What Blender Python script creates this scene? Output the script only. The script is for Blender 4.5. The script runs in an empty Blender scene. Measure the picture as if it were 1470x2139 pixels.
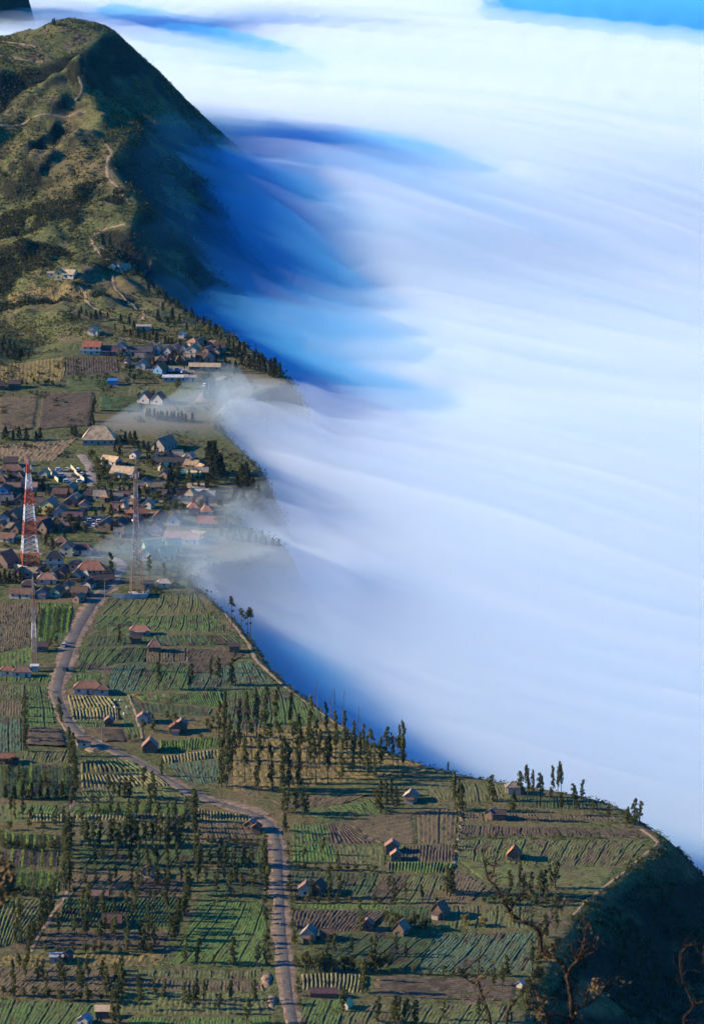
import bpy, bmesh, math, random
import numpy as np
from mathutils import Vector, Matrix

random.seed(7)
RNG = np.random.default_rng(7)
scene = bpy.context.scene
COL = scene.collection
R = math.radians

# ------------------------------------------------------------------ camera
CAM_Z = 533.0
PITCH = R(12.22)
FOC = 9000.0                      # focal length in pixels of the 1470 px wide picture
cam_data = bpy.data.cameras.new('camera')
cam = bpy.data.objects.new('camera', cam_data)
COL.objects.link(cam)
cam.location = (0, 0, CAM_Z)
cam.rotation_euler = (math.pi / 2 - PITCH, 0, 0)
cam_data.sensor_fit = 'HORIZONTAL'
cam_data.sensor_width = 36.0
cam_data.lens = 36.0 * FOC / 1470.0
cam_data.clip_start = 1.0
cam_data.clip_end = 30000.0
cam_data.dof.use_dof = True
cam_data.dof.focus_distance = 1900.0
cam_data.dof.aperture_fstop = 10.0
scene.camera = cam

# ------------------------------------------------------------------ sky and sun
SUN_ELEV = R(22.0)
SUN_AZ = R(-86.0)                 # from +Y towards +X
world = bpy.data.worlds.new('World')
scene.world = world
world.use_nodes = True
wn = world.node_tree.nodes
wn.clear()
w_out = wn.new('ShaderNodeOutputWorld')
w_bg = wn.new('ShaderNodeBackground')
w_sky = wn.new('ShaderNodeTexSky')
w_sky.sky_type = 'NISHITA'
w_sky.sun_disc = False
w_sky.sun_elevation = SUN_ELEV
w_sky.sun_rotation = SUN_AZ % (2 * math.pi)
w_sky.altitude = 2200.0
w_sky.air_density = 1.0
w_sky.dust_density = 0.0
w_sky.ozone_density = 6.0
w_bg.inputs['Strength'].default_value = 0.100
w_tint = wn.new('ShaderNodeMix')          # the clear mountain sky of the photograph is a deeper blue
w_tint.data_type = 'RGBA'
w_tint.blend_type = 'MULTIPLY'
w_tint.inputs[0].default_value = 1.0
w_tint.inputs[7].default_value = (0.05, 1.00, 1.55, 1.0)
world.node_tree.links.new(w_sky.outputs[0], w_tint.inputs[6])
world.node_tree.links.new(w_tint.outputs[2], w_bg.inputs['Color'])
world.node_tree.links.new(w_bg.outputs[0], w_out.inputs['Surface'])

sun_data = bpy.data.lights.new('sun', 'SUN')
sun_data.energy = 5.0
sun_data.angle = R(0.5)
sun_data.color = (1.0, 0.82, 0.57)
sun = bpy.data.objects.new('sun', sun_data)
COL.objects.link(sun)
SUN_DIR = Vector((math.sin(SUN_AZ) * math.cos(SUN_ELEV), math.cos(SUN_AZ) * math.cos(SUN_ELEV), math.sin(SUN_ELEV)))
sun.rotation_euler = SUN_DIR.to_track_quat('Z', 'Y').to_euler()
sun.location = (-800, 2000, 900)

scene.view_settings.view_transform = 'Standard'
scene.view_settings.look = 'None'
scene.view_settings.exposure = 0.98
scene.view_settings.gamma = 1.0
scene.view_settings.use_curve_mapping = False
scene.render.engine = 'CYCLES'
cy = scene.cycles
cy.max_bounces = 10
cy.diffuse_bounces = 2
cy.glossy_bounces = 2
cy.transmission_bounces = 2
cy.volume_bounces = 5
cy.transparent_max_bounces = 16
cy.use_denoising = True
cy.use_adaptive_sampling = True
cy.adaptive_threshold = 0.03
cy.adaptive_min_samples = 32
cy.sample_clamp_indirect = 4.0

# ------------------------------------------------------------------ picture <-> place
SP, CP = math.sin(PITCH), math.cos(PITCH)

def ray(px, py):
    """World direction through a picture point, scaled to unit Y."""
    u = (np.asarray(px, float) - 735.0) / FOC
    v = -(np.asarray(py, float) - 1069.5) / FOC
    dx = u
    dy = CP + v * SP
    dz = -SP + v * CP
    return dx / dy, dz / dy

def pt(px, py, Y):
    a, b = ray(px, py)
    return (float(a * Y), float(Y), float(CAM_Z + b * Y))

SLOPE = 0.075
Y0 = 1547.0

def base_xy(px, py):
    """Where the ray meets the gently rising tableland."""
    a, b = ray(px, py)
    Y = (CAM_Z + SLOPE * Y0) / (SLOPE - b)
    return a * Y, Y

# ------------------------------------------------------------------ value noise
def _hash(ix, iy, seed):
    h = (ix.astype(np.int64) * 374761393 + iy.astype(np.int64) * 668265263 + seed * 1442695041) & 0xFFFFFFFF
    h = ((h ^ (h >> 13)) * 1274126177) & 0xFFFFFFFF
    return ((h ^ (h >> 16)) & 0xFFFFFF) / float(0xFFFFFF)

def vnoise(x, y, seed=0):
    x = np.asarray(x, float); y = np.asarray(y, float)
    ix = np.floor(x); iy = np.floor(y)
    fx = x - ix; fy = y - iy
    fx = fx * fx * fx * (fx * (fx * 6 - 15) + 10)
    fy = fy * fy * fy * (fy * (fy * 6 - 15) + 10)
    a = _hash(ix, iy, seed); b = _hash(ix + 1, iy, seed)
    c = _hash(ix, iy + 1, seed); d = _hash(ix + 1, iy + 1, seed)
    return (a + (b - a) * fx + (c - a) * fy + (a - b - c + d) * fx * fy) * 2 - 1

def fbm(x, y, octaves=4, seed=0, gain=0.5, lac=2.03):
    s = 0.0; amp = 1.0
    for o in range(octaves):
        s = s + amp * vnoise(x, y, seed + o * 17)
        x = np.asarray(x) * lac + 13.7; y = np.asarray(y) * lac - 7.3
        amp *= gain
    return s

def smooth(e0, e1, x):
    t = np.clip((np.asarray(x, float) - e0) / (e1 - e0), 0, 1)
    return t * t * (3 - 2 * t)

# ------------------------------------------------------------------ terrain heights
# control points (picture x, picture y, depth) of the hills behind the village
CTRL_PX = [
    # saddle and lower slopes
    (-200, 900, 2385), (0, 900, 2388), (200, 900, 2388), (430, 880, 2408), (0, 820, 2470), (250, 820, 2470), (450, 820, 2470),
    (590, 800, 2492), (-200, 740, 2545), (0, 740, 2548), (150, 740, 2555), (300, 740, 2558), (450, 720, 2580), (520, 745, 2552),
    (-200, 660, 2640), (0, 660, 2640), (130, 660, 2650), (300, 660, 2655), (420, 672, 2640),
    (-150, 590, 2715), (0, 600, 2705), (140, 580, 2740), (240, 555, 2765), (330, 625, 2700), (185, 497, 2812), (120, 620, 2700),
    (-200, 500, 2790), (0, 500, 2800), (100, 480, 2820), (0, 430, 2860), (110, 430, 2868), (265, 468, 2812), (285, 425, 2842), (245, 370, 2880),
    (-150, 350, 2900), (0, 352, 2918), (110, 360, 2914), (225, 335, 2905), (0, 300, 2942), (60, 310, 2925), (120, 300, 2950), (262, 292, 2945), (200, 290, 2948),
    (-150, 270, 2975), (0, 262, 2992), (100, 245, 3005), (170, 232, 3010), (275, 272, 2975), (230, 248, 2998),
    (168, 152, 3052), (120, 182, 3038), (60, 216, 3024), (10, 245, 3012), (-150, 330, 3000),
    # hollow and scarp of the far peak
    (0, 236, 3080), (80, 196, 3088), (-150, 240, 3078), (210, 190, 3082), (280, 245, 3068), (340, 252, 3085), (400, 262, 3112),
    (0, 162, 3104), (100, 140, 3110), (180, 118, 3118), (240, 84, 3152), (-200, 180, 3104),
    (0, 93, 3205), (60, 68, 3200), (130, 52, 3198), (190, 48, 3186), (215, 60, 3170), (-200, 130, 3210),
    (300, 142, 3152), (360, 205, 3150), (412, 252, 3150), (300, 195, 3112), (480, 330, 3155),
]
CTRL = [pt(c[0], c[1], c[2] + (34 if c[0] < 5 and 280 < c[1] < 700 else 0) + (30 if c[0] < -10 and 280 < c[1] < 700 else 0)) for c in CTRL_PX]
# back slope of the far peak, and the flat tableland so the surface stays tied to it
CTRL += [(-330, 3330, 160), (-200, 3330, 170), (-190, 3260, 190), (-260, 3300, 175), (-100, 3320, 110), (-330, 3500, 110), (-150, 3500, 100), (0, 3400, 80),
         (-420, 2900, 120), (-420, 3100, 140), (-420, 2700, 90)]
for _x in (-420, -300, -200, -100, 0, 100):
    for _y in (2150, 2250, 2330):
        CTRL.append((_x, _y, SLOPE * (_y - Y0)))
CTRL = np.array(CTRL)

def _tps(r2):
    return np.where(r2 > 0, 0.5 * r2 * np.log(np.maximum(r2, 1e-12)), 0.0)

_S = 100.0
_cx, _cy = CTRL[:, 0] / _S, CTRL[:, 1] / _S
_n = len(CTRL)
_K = _tps((_cx[:, None] - _cx[None]) ** 2 + (_cy[:, None] - _cy[None]) ** 2) + np.eye(_n) * 0.001
_P = np.stack([np.ones(_n), _cx, _cy], 1)
_A = np.block([[_K, _P], [_P.T, np.zeros((3, 3))]])
_W = np.linalg.solve(_A, np.concatenate([CTRL[:, 2], np.zeros(3)]))

def hills(x, y):
    xs, ys = x.ravel() / _S, y.ravel() / _S
    out = np.empty(len(xs))
    for i in range(0, len(xs), 20000):
        a, b = xs[i:i + 20000], ys[i:i + 20000]
        k = _tps((a[:, None] - _cx[None]) ** 2 + (b[:, None] - _cy[None]) ** 2)
        out[i:i + 20000] = k @ _W[:_n] + _W[_n] + _W[_n + 1] * a + _W[_n + 2] * b
    return out.reshape(x.shape)

# the rim of the caldera: picture points on the tableland, then (x, y, depth) points along the crest
RIM_PX = [(1040, 2600), (1062, 2300), (1085, 2139), (1122, 2060), (1168, 1972), (1195, 1925), (1232, 1884), (1290, 1840), (1340, 1797), (1382, 1762), (1372, 1742), (1345, 1728),
          (1318, 1712), (1296, 1690), (1262, 1676), (1205, 1661), (1140, 1650), (1060, 1637), (1000, 1626), (940, 1613), (885, 1599), (830, 1580), (762, 1548), (690, 1500),
          (640, 1462), (590, 1425), (548, 1380), (526, 1345), (500, 1310), (470, 1280), (432, 1246), (396, 1224), (400, 1196), (450, 1178), (520, 1168), (575, 1150), (590, 1138), (560, 1118),
          (510, 1100), (485, 1080), (500, 1062), (540, 1042), (556, 1020), (538, 975), (500, 935), (462, 900), (452, 872), (476, 846)]
RIM_3D = [(560, 812, 2481), (605, 800, 2492), (590, 782, 2512), (540, 742, 2555), (480, 702, 2602), (420, 668, 2645), (345, 622, 2702), (290, 580, 2745), (255, 556, 2768), (215, 520, 2795), (188, 494, 2815),
          (225, 476, 2818), (270, 466, 2813), (287, 425, 2842), (268, 398, 2862), (243, 368, 2882), (224, 338, 2903), (240, 318, 2920), (264, 292, 2945), (276, 270, 2977), (282, 252, 3060),
          (340, 256, 3082), (402, 264, 3112), (480, 335, 3140)]
_rx, _ry = base_xy([p[0] for p in RIM_PX], [p[1] for p in RIM_PX])
rim = list(zip(_rx.tolist(), _ry.tolist())) + [pt(*p)[:2] for p in RIM_3D]
rim += [(-60, 3205), (-130, 3262), (-200, 3285), (-330, 3300), (-520, 3310), (-900, 3300), (-900, 900), (60, 900)]
RIM = np.array(rim)

def rim_distance(x, y):
    """Signed distance to the rim (inside negative) and the nearest rim point."""
    sh = x.shape
    x = x.ravel(); y = y.ravel()
    best = np.full(len(x), 1e18); bx = np.zeros(len(x)); by = np.zeros(len(x))
    inside = np.zeros(len(x), bool)
    n = len(RIM)
    for i in range(n):
        x0, y0 = RIM[i]; x1, y1 = RIM[(i + 1) % n]
        dx, dy = x1 - x0, y1 - y0
        t = np.clip(((x - x0) * dx + (y - y0) * dy) / (dx * dx + dy * dy), 0, 1)
        qx, qy = x0 + t * dx, y0 + t * dy
        d = (x - qx) ** 2 + (y - qy) ** 2
        m = d < best
        best[m] = d[m]; bx[m] = qx[m]; by[m] = qy[m]
        cond = ((y0 > y) != (y1 > y))
        if dy != 0:
            xi = x0 + (y - y0) / dy * dx
            inside ^= cond & (x < xi)
    d = np.sqrt(best)
    d[inside] *= -1
    return d.reshape(sh), bx.reshape(sh), by.reshape(sh)

def table(x, y):
    """Height of the upland before the rim falls away."""
    plane = SLOPE * (y - Y0)
    w = smooth(2230, 2420, y)
    h = np.where(w > 0, 0.0, plane)
    m = w > 0
    if np.any(m):
        hh = hills(x[m], y[m])
        h = h.copy()
        h[m] = hh * w[m] + plane[m] * (1 - w[m])
    return h

def line_spread(a, b, n0):
    return np.linspace(a, b, n0)

GX = np.unique(np.concatenate([np.linspace(-1500, -480, 30), np.linspace(-480, -300, 40), np.arange(-300, 260, 2.6), np.linspace(260, 420, 40), np.linspace(420, 1800, 40)]))
GY = np.unique(np.concatenate([np.linspace(-60, 1380, 60), np.arange(1380, 3260, 2.8), np.linspace(3260, 3600, 60), np.linspace(3600, 7500, 90)]))
_gx, _gy = np.meshgrid(GX, GY)
_d, _bx, _by = rim_distance(_gx, _gy)
_zin = table(_gx, _gy)
_zr = table(_bx, _by)
# gentle unevenness of the upland, gullies on the hills
_hillw = smooth(2560, 2720, _gy)
_und = 0.7 * fbm(_gx / 60, _gy / 60, 3, 3) * smooth(0, 40, -_d)
_gul = (np.abs(fbm((_gx + 0.5 * _gy) / 38, (_gy - 0.3 * _gx) / 70, 4, 11)) - 0.35) * 8.5 + 1.9 * fbm(_gx / 11, _gy / 16, 4, 19)
_zin = _zin + _und * (1 - _hillw) + _gul * _hillw * smooth(0, 22, -_d) * 0.9 * (1 - 0.6 * smooth(3060, 3110, _gy))
def _line_d(x, y, P):
    b = np.full(x.shape, 1e9)
    for (x0, y0), (x1, y1) in zip(P[:-1], P[1:]):
        t = np.clip(((x - x0) * (x1 - x0) + (y - y0) * (y1 - y0)) / ((x1 - x0) ** 2 + (y1 - y0) ** 2), 0, 1)
        b = np.minimum(b, np.hypot(x - x0 - t * (x1 - x0), y - y0 - t * (y1 - y0)))
    return b
def _crest(P, amount, wid, sharp=True):
    d = _line_d(_gx, _gy, [pt(*p)[:2] for p in P])
    return amount * (np.exp(-d / wid) if sharp else np.exp(-(d / wid) ** 2))
_zin = _zin + _crest([(168, 150, 3052), (160, 205, 3030), (176, 232, 3010)], 9, 14) + _crest([(168, 150, 3052), (90, 200, 3030), (10, 250, 3012), (-150, 330, 3000)], 6, 12)
_zin = _zin + _crest([(-150, 250, 3075), (0, 240, 3072), (90, 196, 3078), (165, 165, 3086), (230, 200, 3075)], -13, 17, False)
_zin = _zin + _crest([(240, 82, 3152), (180, 118, 3118), (100, 140, 3110), (0, 160, 3104), (-150, 178, 3104)], 4, 12)
_zin = _zin + _crest([(-100, 330, 2930), (10, 345, 2922), (60, 310, 2940), (130, 262, 2975)], -9, 11, False) + _crest([(0, 300, 2955), (60, 282, 2965), (120, 258, 2990)], 5, 9)
_zin = _zin + _crest([(190, 290, 2950), (120, 330, 2930), (60, 380, 2900)], 4, 9) + _crest([(20, 640, 2660), (90, 700, 2600), (20, 745, 2550)], -6, 16, False)
_dp = np.maximum(_d, 0)
_rough = 7.0 * fbm(_gx / 34, _gy / 34, 4, 23) * smooth(0, 40, _dp)
_fall = (1.0 + 1.3 * smooth(1770, 1850, _by) * smooth(2640, 2500, _by)) * _dp * _dp / (_dp + 3.0) + _rough
_zout = _zr - _fall
_floor = -115 + 16 * fbm(_gx / 160, _gy / 160, 4, 31)
_zout = np.maximum(_zout, 0) + np.minimum(_zout, 0)
_k = 14.0
_zout = _k * np.logaddexp(_zout / _k, _floor / _k)
GZ = np.where(_d > 0, _zout, _zin)
# hill beyond the cloud at the top corner, far side of the caldera
_h1 = 400 * np.exp(-(((_gx + 372) / 92) ** 2 + ((_gy - 4080) / 150) ** 2)) * (1 + 0.1 * fbm(_gx / 60, _gy / 60, 3, 41))
GZ = np.maximum(GZ, -110 + _h1)
_h2 = 260 * smooth(5200, 7000, _gy) * (1 + 0.25 * fbm(_gx / 500, _gy / 500, 3, 47))
GZ = GZ + np.where(_d > 0, _h2, 0)
# the viewpoint's own hillside under the camera
_vp = 528.5 - 0.372 * np.maximum(_gy, 0) + 2.5 * fbm(_gx / 50, _gy / 50, 3, 53) - 0.02 * np.abs(_gx)
_vp = np.where(_gy < 1500, _vp, -200)
GZ = np.where(_gy < 1440, np.maximum(np.where(_d > 0, GZ, GZ), _vp), GZ)

def ground(x, y):
    """Terrain height by bilinear interpolation of the terrain grid."""
    x = np.asarray(x, float); y = np.asarray(y, float)
    i = np.clip(np.searchsorted(GX, x) - 1, 0, len(GX) - 2)
    j = np.clip(np.searchsorted(GY, y) - 1, 0, len(GY) - 2)
    fx = (x - GX[i]) / (GX[i + 1] - GX[i]); fy = (y - GY[j]) / (GY[j + 1] - GY[j])
    return (GZ[j, i] * (1 - fx) * (1 - fy) + GZ[j, i + 1] * fx * (1 - fy) + GZ[j + 1, i] * (1 - fx) * fy + GZ[j + 1, i + 1] * fx * fy)

_YS = np.arange(1400, 4700, 1.5)

def at(px, py):
    """The ground point that the photograph shows at a picture position."""
    a, b = ray(px, py)
    z = CAM_Z + b * _YS
    g = ground(a * _YS, _YS)
    k = np.argmax(z <= g)
    if z[k] > g[k]:
        k = len(_YS) - 1
    k = max(k, 1)
    f0 = z[k - 1] - g[k - 1]; f1 = z[k] - g[k]
    t = f0 / (f0 - f1) if f0 != f1 else 0
    Y = _YS[k - 1] + t * (_YS[k] - _YS[k - 1])
    return Vector((float(a * Y), float(Y), float(ground(a * Y, Y))))

# ------------------------------------------------------------------ mesh and object helpers
def mesh_np(name, verts, faces, smooth_shade=False):
    """verts (n,3), faces (m,k) arrays with constant k."""
    verts = np.ascontiguousarray(verts, dtype=np.float32); faces = np.ascontiguousarray(faces, dtype=np.int32)
    me = bpy.data.meshes.new(name)
    k = faces.shape[1]
    me.vertices.add(len(verts)); me.vertices.foreach_set('co', verts.ravel())
    me.loops.add(faces.size); me.loops.foreach_set('vertex_index', faces.ravel())
    me.polygons.add(len(faces)); me.polygons.foreach_set('loop_start', np.arange(0, faces.size, k, dtype=np.int32))
    me.update(calc_edges=True)
    if smooth_shade:
        me.polygons.foreach_set('use_smooth', np.ones(len(faces), bool))
    return me

def link(name, me, material=None, parent=None, loc=None):
    o = bpy.data.objects.new(name, me)
    COL.objects.link(o)
    if material is not None and me is not None and len(me.materials) == 0:
        me.materials.append(material)
    if parent is not None:
        o.parent = parent
    if loc is not None:
        o.location = loc
    return o

def tag(o, label=None, category=None, group=None, kind=None):
    if label: o['label'] = label
    if category: o['category'] = category
    if group: o['group'] = group
    if kind: o['kind'] = kind
    return o

def thing(name, label, category, loc, rz=0.0, group=None):
    o = bpy.data.objects.new(name, None)
    o.empty_display_size = 1.0
    COL.objects.link(o)
    o.location = loc; o.rotation_euler = (0, 0, rz)
    return tag(o, label, category, group)

class MB:
    """Collects boxes, bars and quads and builds them as one mesh."""
    def __init__(self):
        self.v = []; self.f = []
    def quad(self, *p):
        n = len(self.v); self.v += [tuple(q) for q in p]; self.f.append(tuple(range(n, n + len(p)))); return self
    def box(self, x0, x1, y0, y1, z0, z1):
        n = len(self.v)
        self.v += [(x0, y0, z0), (x1, y0, z0), (x1, y1, z0), (x0, y1, z0), (x0, y0, z1), (x1, y0, z1), (x1, y1, z1), (x0, y1, z1)]
        self.f += [tuple(n + i for i in q) for q in ((0, 3, 2, 1), (4, 5, 6, 7), (0, 1, 5, 4), (1, 2, 6, 5), (2, 3, 7, 6), (3, 0, 4, 7))]
        return self
    def prism(self, poly, axis_a, axis_b):
        """Solid between two parallel outlines (lists of points of equal length)."""
        n = len(self.v); k = len(axis_a)
        self.v += [tuple(p) for p in axis_a] + [tuple(p) for p in axis_b]
        self.f.append(tuple(n + i for i in range(k))[::-1]); self.f.append(tuple(n + k + i for i in range(k)))
        for i in range(k):
            j = (i + 1) % k
            self.f.append((n + i, n + j, n + k + j, n + k + i))
        return self
    def bar(self, p, q, r0, r1=None, sides=4):
        p = Vector(p); q = Vector(q); r1 = r0 if r1 is None else r1
        d = (q - p)
        if d.length < 1e-6: return self
        d.normalize()
        a = d.orthogonal().normalized(); b = d.cross(a)
        n = len(self.v)
        for c, r in ((p, r0), (q, r1)):
            for i in range(sides):
                t = 2 * math.pi * (i + 0.5) / sides
                self.v.append(tuple(c + a * math.cos(t) * r + b * math.sin(t) * r))
        self.f.append(tuple(n + i for i in range(sides))[::-1]); self.f.append(tuple(n + sides + i for i in range(sides)))
        for i in range(sides):
            j = (i + 1) % sides
            self.f.append((n + i, n + j, n + sides + j, n + sides + i))
        return self
    def mesh(self, name):
        me = bpy.data.meshes.new(name); me.from_pydata(self.v, [], self.f); me.update(); return me
    def build(self, name, material, parent=None, loc=None):
        return link(name, self.mesh(name), material, parent, loc)

# ------------------------------------------------------------------ materials
MATS = {}

def nmat(name):
    m = bpy.data.materials.new(name); m.use_nodes = True
    nt = m.node_tree; nt.nodes.clear()
    return m, nt

def N(nt, kind, **kw):
    n = nt.nodes.new(kind)
    for k, v in kw.items():
        if k.startswith('_'):
            setattr(n, k[1:], v)
        else:
            n.inputs[k.replace('__', ' ')].default_value = v
    return n

def ramp(nt, fac, stops):
    r = nt.nodes.new('ShaderNodeValToRGB')
    e = r.color_ramp.elements
    while len(e) < len(stops): e.new(0.5)
    for i, (p, c) in enumerate(stops):
        e[i].position = p; e[i].color = (*c, 1)
    nt.links.new(fac, r.inputs[0])
    return r.outputs[0]

def noise(nt, scale, detail=4, rough=0.6, vec=None, coord='Object'):
    if vec is None:
        tc = nt.nodes.new('ShaderNodeTexCoord'); vec = tc.outputs[coord]
    n = nt.nodes.new('ShaderNodeTexNoise')
    n.inputs['Scale'].default_value = scale; n.inputs['Detail'].default_value = detail; n.inputs['Roughness'].default_value = rough
    nt.links.new(vec, n.inputs['Vector'])
    return n.outputs['Fac']

def mixc(nt, fac, a, b, mode='MIX'):
    m = nt.nodes.new('ShaderNodeMix'); m.data_type = 'RGBA'; m.blend_type = mode
    if isinstance(fac, float): m.inputs[0].default_value = fac
    else: nt.links.new(fac, m.inputs[0])
    for i, c in ((6, a), (7, b)):
        if isinstance(c, tuple): m.inputs[i].default_value = (*c, 1)
        else: nt.links.new(c, m.inputs[i])
    return m.outputs[2]

def finish(nt, color, rough=0.9, bump=None, bump_strength=0.4, bump_dist=0.3, spec=0.15, metallic=0.0):
    b = nt.nodes.new('ShaderNodeBsdfPrincipled'); o = nt.nodes.new('ShaderNodeOutputMaterial')
    if isinstance(color, tuple): b.inputs['Base Color'].default_value = (*color, 1)
    else: nt.links.new(color, b.inputs['Base Color'])
    b.inputs['Roughness'].default_value = rough; b.inputs['Specular IOR Level'].default_value = spec; b.inputs['Metallic'].default_value = metallic
    if bump is not None:
        bn = nt.nodes.new('ShaderNodeBump'); bn.inputs['Strength'].default_value = bump_strength; bn.inputs['Distance'].default_value = bump_dist
        nt.links.new(bump, bn.inputs['Height']); nt.links.new(bn.outputs[0], b.inputs['Normal'])
    nt.links.new(b.outputs[0], o.inputs['Surface'])

def surf(name, c1, c2, scale=1.0, rough=0.9, detail=4, bump=0.0, lo=0.35, hi=0.65, coord='Object', spec=0.15, big=None):
    """Two-tone noisy surface."""
    m, nt = nmat(name)
    f = noise(nt, scale, detail, coord=coord)
    c = ramp(nt, f, [(lo, c1), (hi, c2)])
    if big:
        f2 = noise(nt, big[0], 3, coord=coord)
        c = mixc(nt, f2, c, big[1], 'MULTIPLY') if len(big) < 3 else mixc(nt, ramp(nt, f2, [(0.42, (0, 0, 0)), (0.62, (1, 1, 1))]), c, big[1])
    finish(nt, c, rough, f if bump else None, bump, 0.4, spec)
    MATS[name] = m
    return m

def rand_surf(name, cols, rough=0.85, scale=1.5, spec=0.1, translucent=0.0, contrast=0.35):
    """Colour picked per object (Object Info random), with grain."""
    m, nt = nmat(name)
    oi = nt.nodes.new('ShaderNodeObjectInfo')
    n = len(cols)
    c = ramp(nt, oi.outputs['Random'], [(i / max(n - 1, 1), cols[i]) for i in range(n)])
    f = noise(nt, scale, 3)
    c = mixc(nt, f, c, mixc(nt, contrast, c, (0.0, 0.0, 0.0)))
    finish(nt, c, rough, None, spec=spec)
    MATS[name] = m
    return m
# ================================================================== terrain sheet
def grid_mesh(name, X, Y, Z, smooth_shade=True):
    ny, nx = Z.shape
    gx, gy = np.meshgrid(X, Y)
    v = np.stack([gx.ravel(), gy.ravel(), Z.ravel()], 1)
    i = np.arange(nx - 1); j = np.arange(ny - 1)
    a = (j[:, None] * nx + i[None]).ravel()
    f = np.stack([a, a + 1, a + nx + 1, a + nx], 1)
    return mesh_np(name, v, f, smooth_shade)

def terrain_material():
    m, nt = nmat('upland')
    f1 = noise(nt, 0.05, 6, 0.65); f2 = noise(nt, 0.45, 5, 0.7); f3 = noise(nt, 0.012, 3, 0.5)
    grass = ramp(nt, f2, [(0.3, (0.026, 0.036, 0.012)), (0.52, (0.096, 0.104, 0.038)), (0.74, (0.20, 0.172, 0.075))])
    soil = ramp(nt, f2, [(0.3, (0.075, 0.053, 0.036)), (0.7, (0.21, 0.15, 0.10))])
    c = mixc(nt, ramp(nt, f1, [(0.52, (0, 0, 0)), (0.68, (1, 1, 1))]), grass, soil)
    dry = mixc(nt, ramp(nt, f3, [(0.5, (0, 0, 0)), (0.62, (1, 1, 1))]), c, mixc(nt, 0.55, c, (0.17, 0.12, 0.06)))
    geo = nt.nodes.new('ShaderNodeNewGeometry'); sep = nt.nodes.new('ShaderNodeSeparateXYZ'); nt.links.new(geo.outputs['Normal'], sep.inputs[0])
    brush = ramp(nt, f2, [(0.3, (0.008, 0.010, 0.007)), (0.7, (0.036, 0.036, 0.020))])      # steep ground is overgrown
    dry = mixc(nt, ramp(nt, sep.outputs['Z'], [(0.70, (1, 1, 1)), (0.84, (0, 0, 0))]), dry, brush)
    finish(nt, dry, 0.95, f2, 0.9, 0.9, 0.05)
    return m
MATS['upland'] = terrain_material()
terrain = link('terrain', grid_mesh('terrain', GX, GY, GZ), MATS['upland'])
tag(terrain, kind='structure')
# ================================================================== fields
def field_mat(name, crop_lo, crop_hi, soil_lo, soil_hi, patch=None, gain=1.65):
    crop_lo, crop_hi, soil_lo, soil_hi = [tuple(v * gain for v in c) for c in (crop_lo, crop_hi, soil_lo, soil_hi)]
    """Crop on the raised rows, soil in the furrows, both uneven."""
    m, nt = nmat(name)
    at_ = nt.nodes.new('ShaderNodeAttribute'); at_.attribute_name = 'crop'
    f1 = noise(nt, 1.3, 4, 0.75); f2 = noise(nt, 0.07, 4, 0.6); f3 = noise(nt, 2.2, 2, 0.6)
    crop = ramp(nt, f1, [(0.3, tuple(v * 0.6 for v in crop_lo)), (0.45, crop_lo), (0.7, crop_hi)])
    soil = ramp(nt, f1, [(0.3, soil_lo), (0.7, soil_hi)])
    add = nt.nodes.new('ShaderNodeMath'); add.operation = 'ADD'
    sub = nt.nodes.new('ShaderNodeMath'); sub.operation = 'MULTIPLY_ADD'
    sub.inputs[1].default_value = 1.1; sub.inputs[2].default_value = -0.55
    nt.links.new(f2, sub.inputs[0]); nt.links.new(at_.outputs['Fac'], add.inputs[0]); nt.links.new(sub.outputs[0], add.inputs[1])
    c = mixc(nt, ramp(nt, add.outputs[0], [(0.3, (0, 0, 0)), (0.62, (1, 1, 1))]), soil, crop)
    big = noise(nt, 0.025, 3, 0.5)
    c = mixc(nt, ramp(nt, big, [(0.35, (0, 0, 0)), (0.7, (0.45, 0.45, 0.45))]), c, soil)
    finish(nt, c, 0.95, f3, 0.7, 0.35, 0.05)
    MATS[name] = m
SOIL = ((0.030, 0.021, 0.015), (0.075, 0.052, 0.036))
field_mat('f_green', (0.045, 0.085, 0.022), (0.105, 0.165, 0.045), *SOIL)
field_mat('f_bright', (0.060, 0.105, 0.028), (0.125, 0.185, 0.050), (0.05, 0.06, 0.02), (0.09, 0.10, 0.035), gain=1.35)
field_mat('f_teal', (0.040, 0.080, 0.042), (0.095, 0.155, 0.085), *SOIL)
field_mat('f_dark', (0.030, 0.055, 0.020), (0.070, 0.105, 0.038), (0.022, 0.017, 0.013), (0.055, 0.040, 0.028))
field_mat('f_olive', (0.060, 0.080, 0.025), (0.128, 0.142, 0.050), (0.045, 0.035, 0.020), (0.095, 0.072, 0.042))
field_mat('f_brown', (0.080, 0.062, 0.034), (0.145, 0.115, 0.064), (0.034, 0.026, 0.016), (0.080, 0.062, 0.038))
field_mat('f_purple', (0.062, 0.047, 0.031), (0.118, 0.090, 0.058), (0.026, 0.020, 0.014), (0.062, 0.048, 0.033))
field_mat('f_straw', (0.120, 0.110, 0.045), (0.225, 0.195, 0.085), (0.030, 0.024, 0.015), (0.075, 0.058, 0.035))
field_mat('f_meadow', (0.160, 0.120, 0.040), (0.310, 0.215, 0.075), (0.07, 0.06, 0.025), (0.14, 0.105, 0.05), gain=1.3)
field_mat('f_tan', (0.200, 0.140, 0.080), (0.330, 0.235, 0.140), (0.11, 0.085, 0.045), (0.19, 0.14, 0.08), gain=1.15)

rf = random.Random(21)

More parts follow.
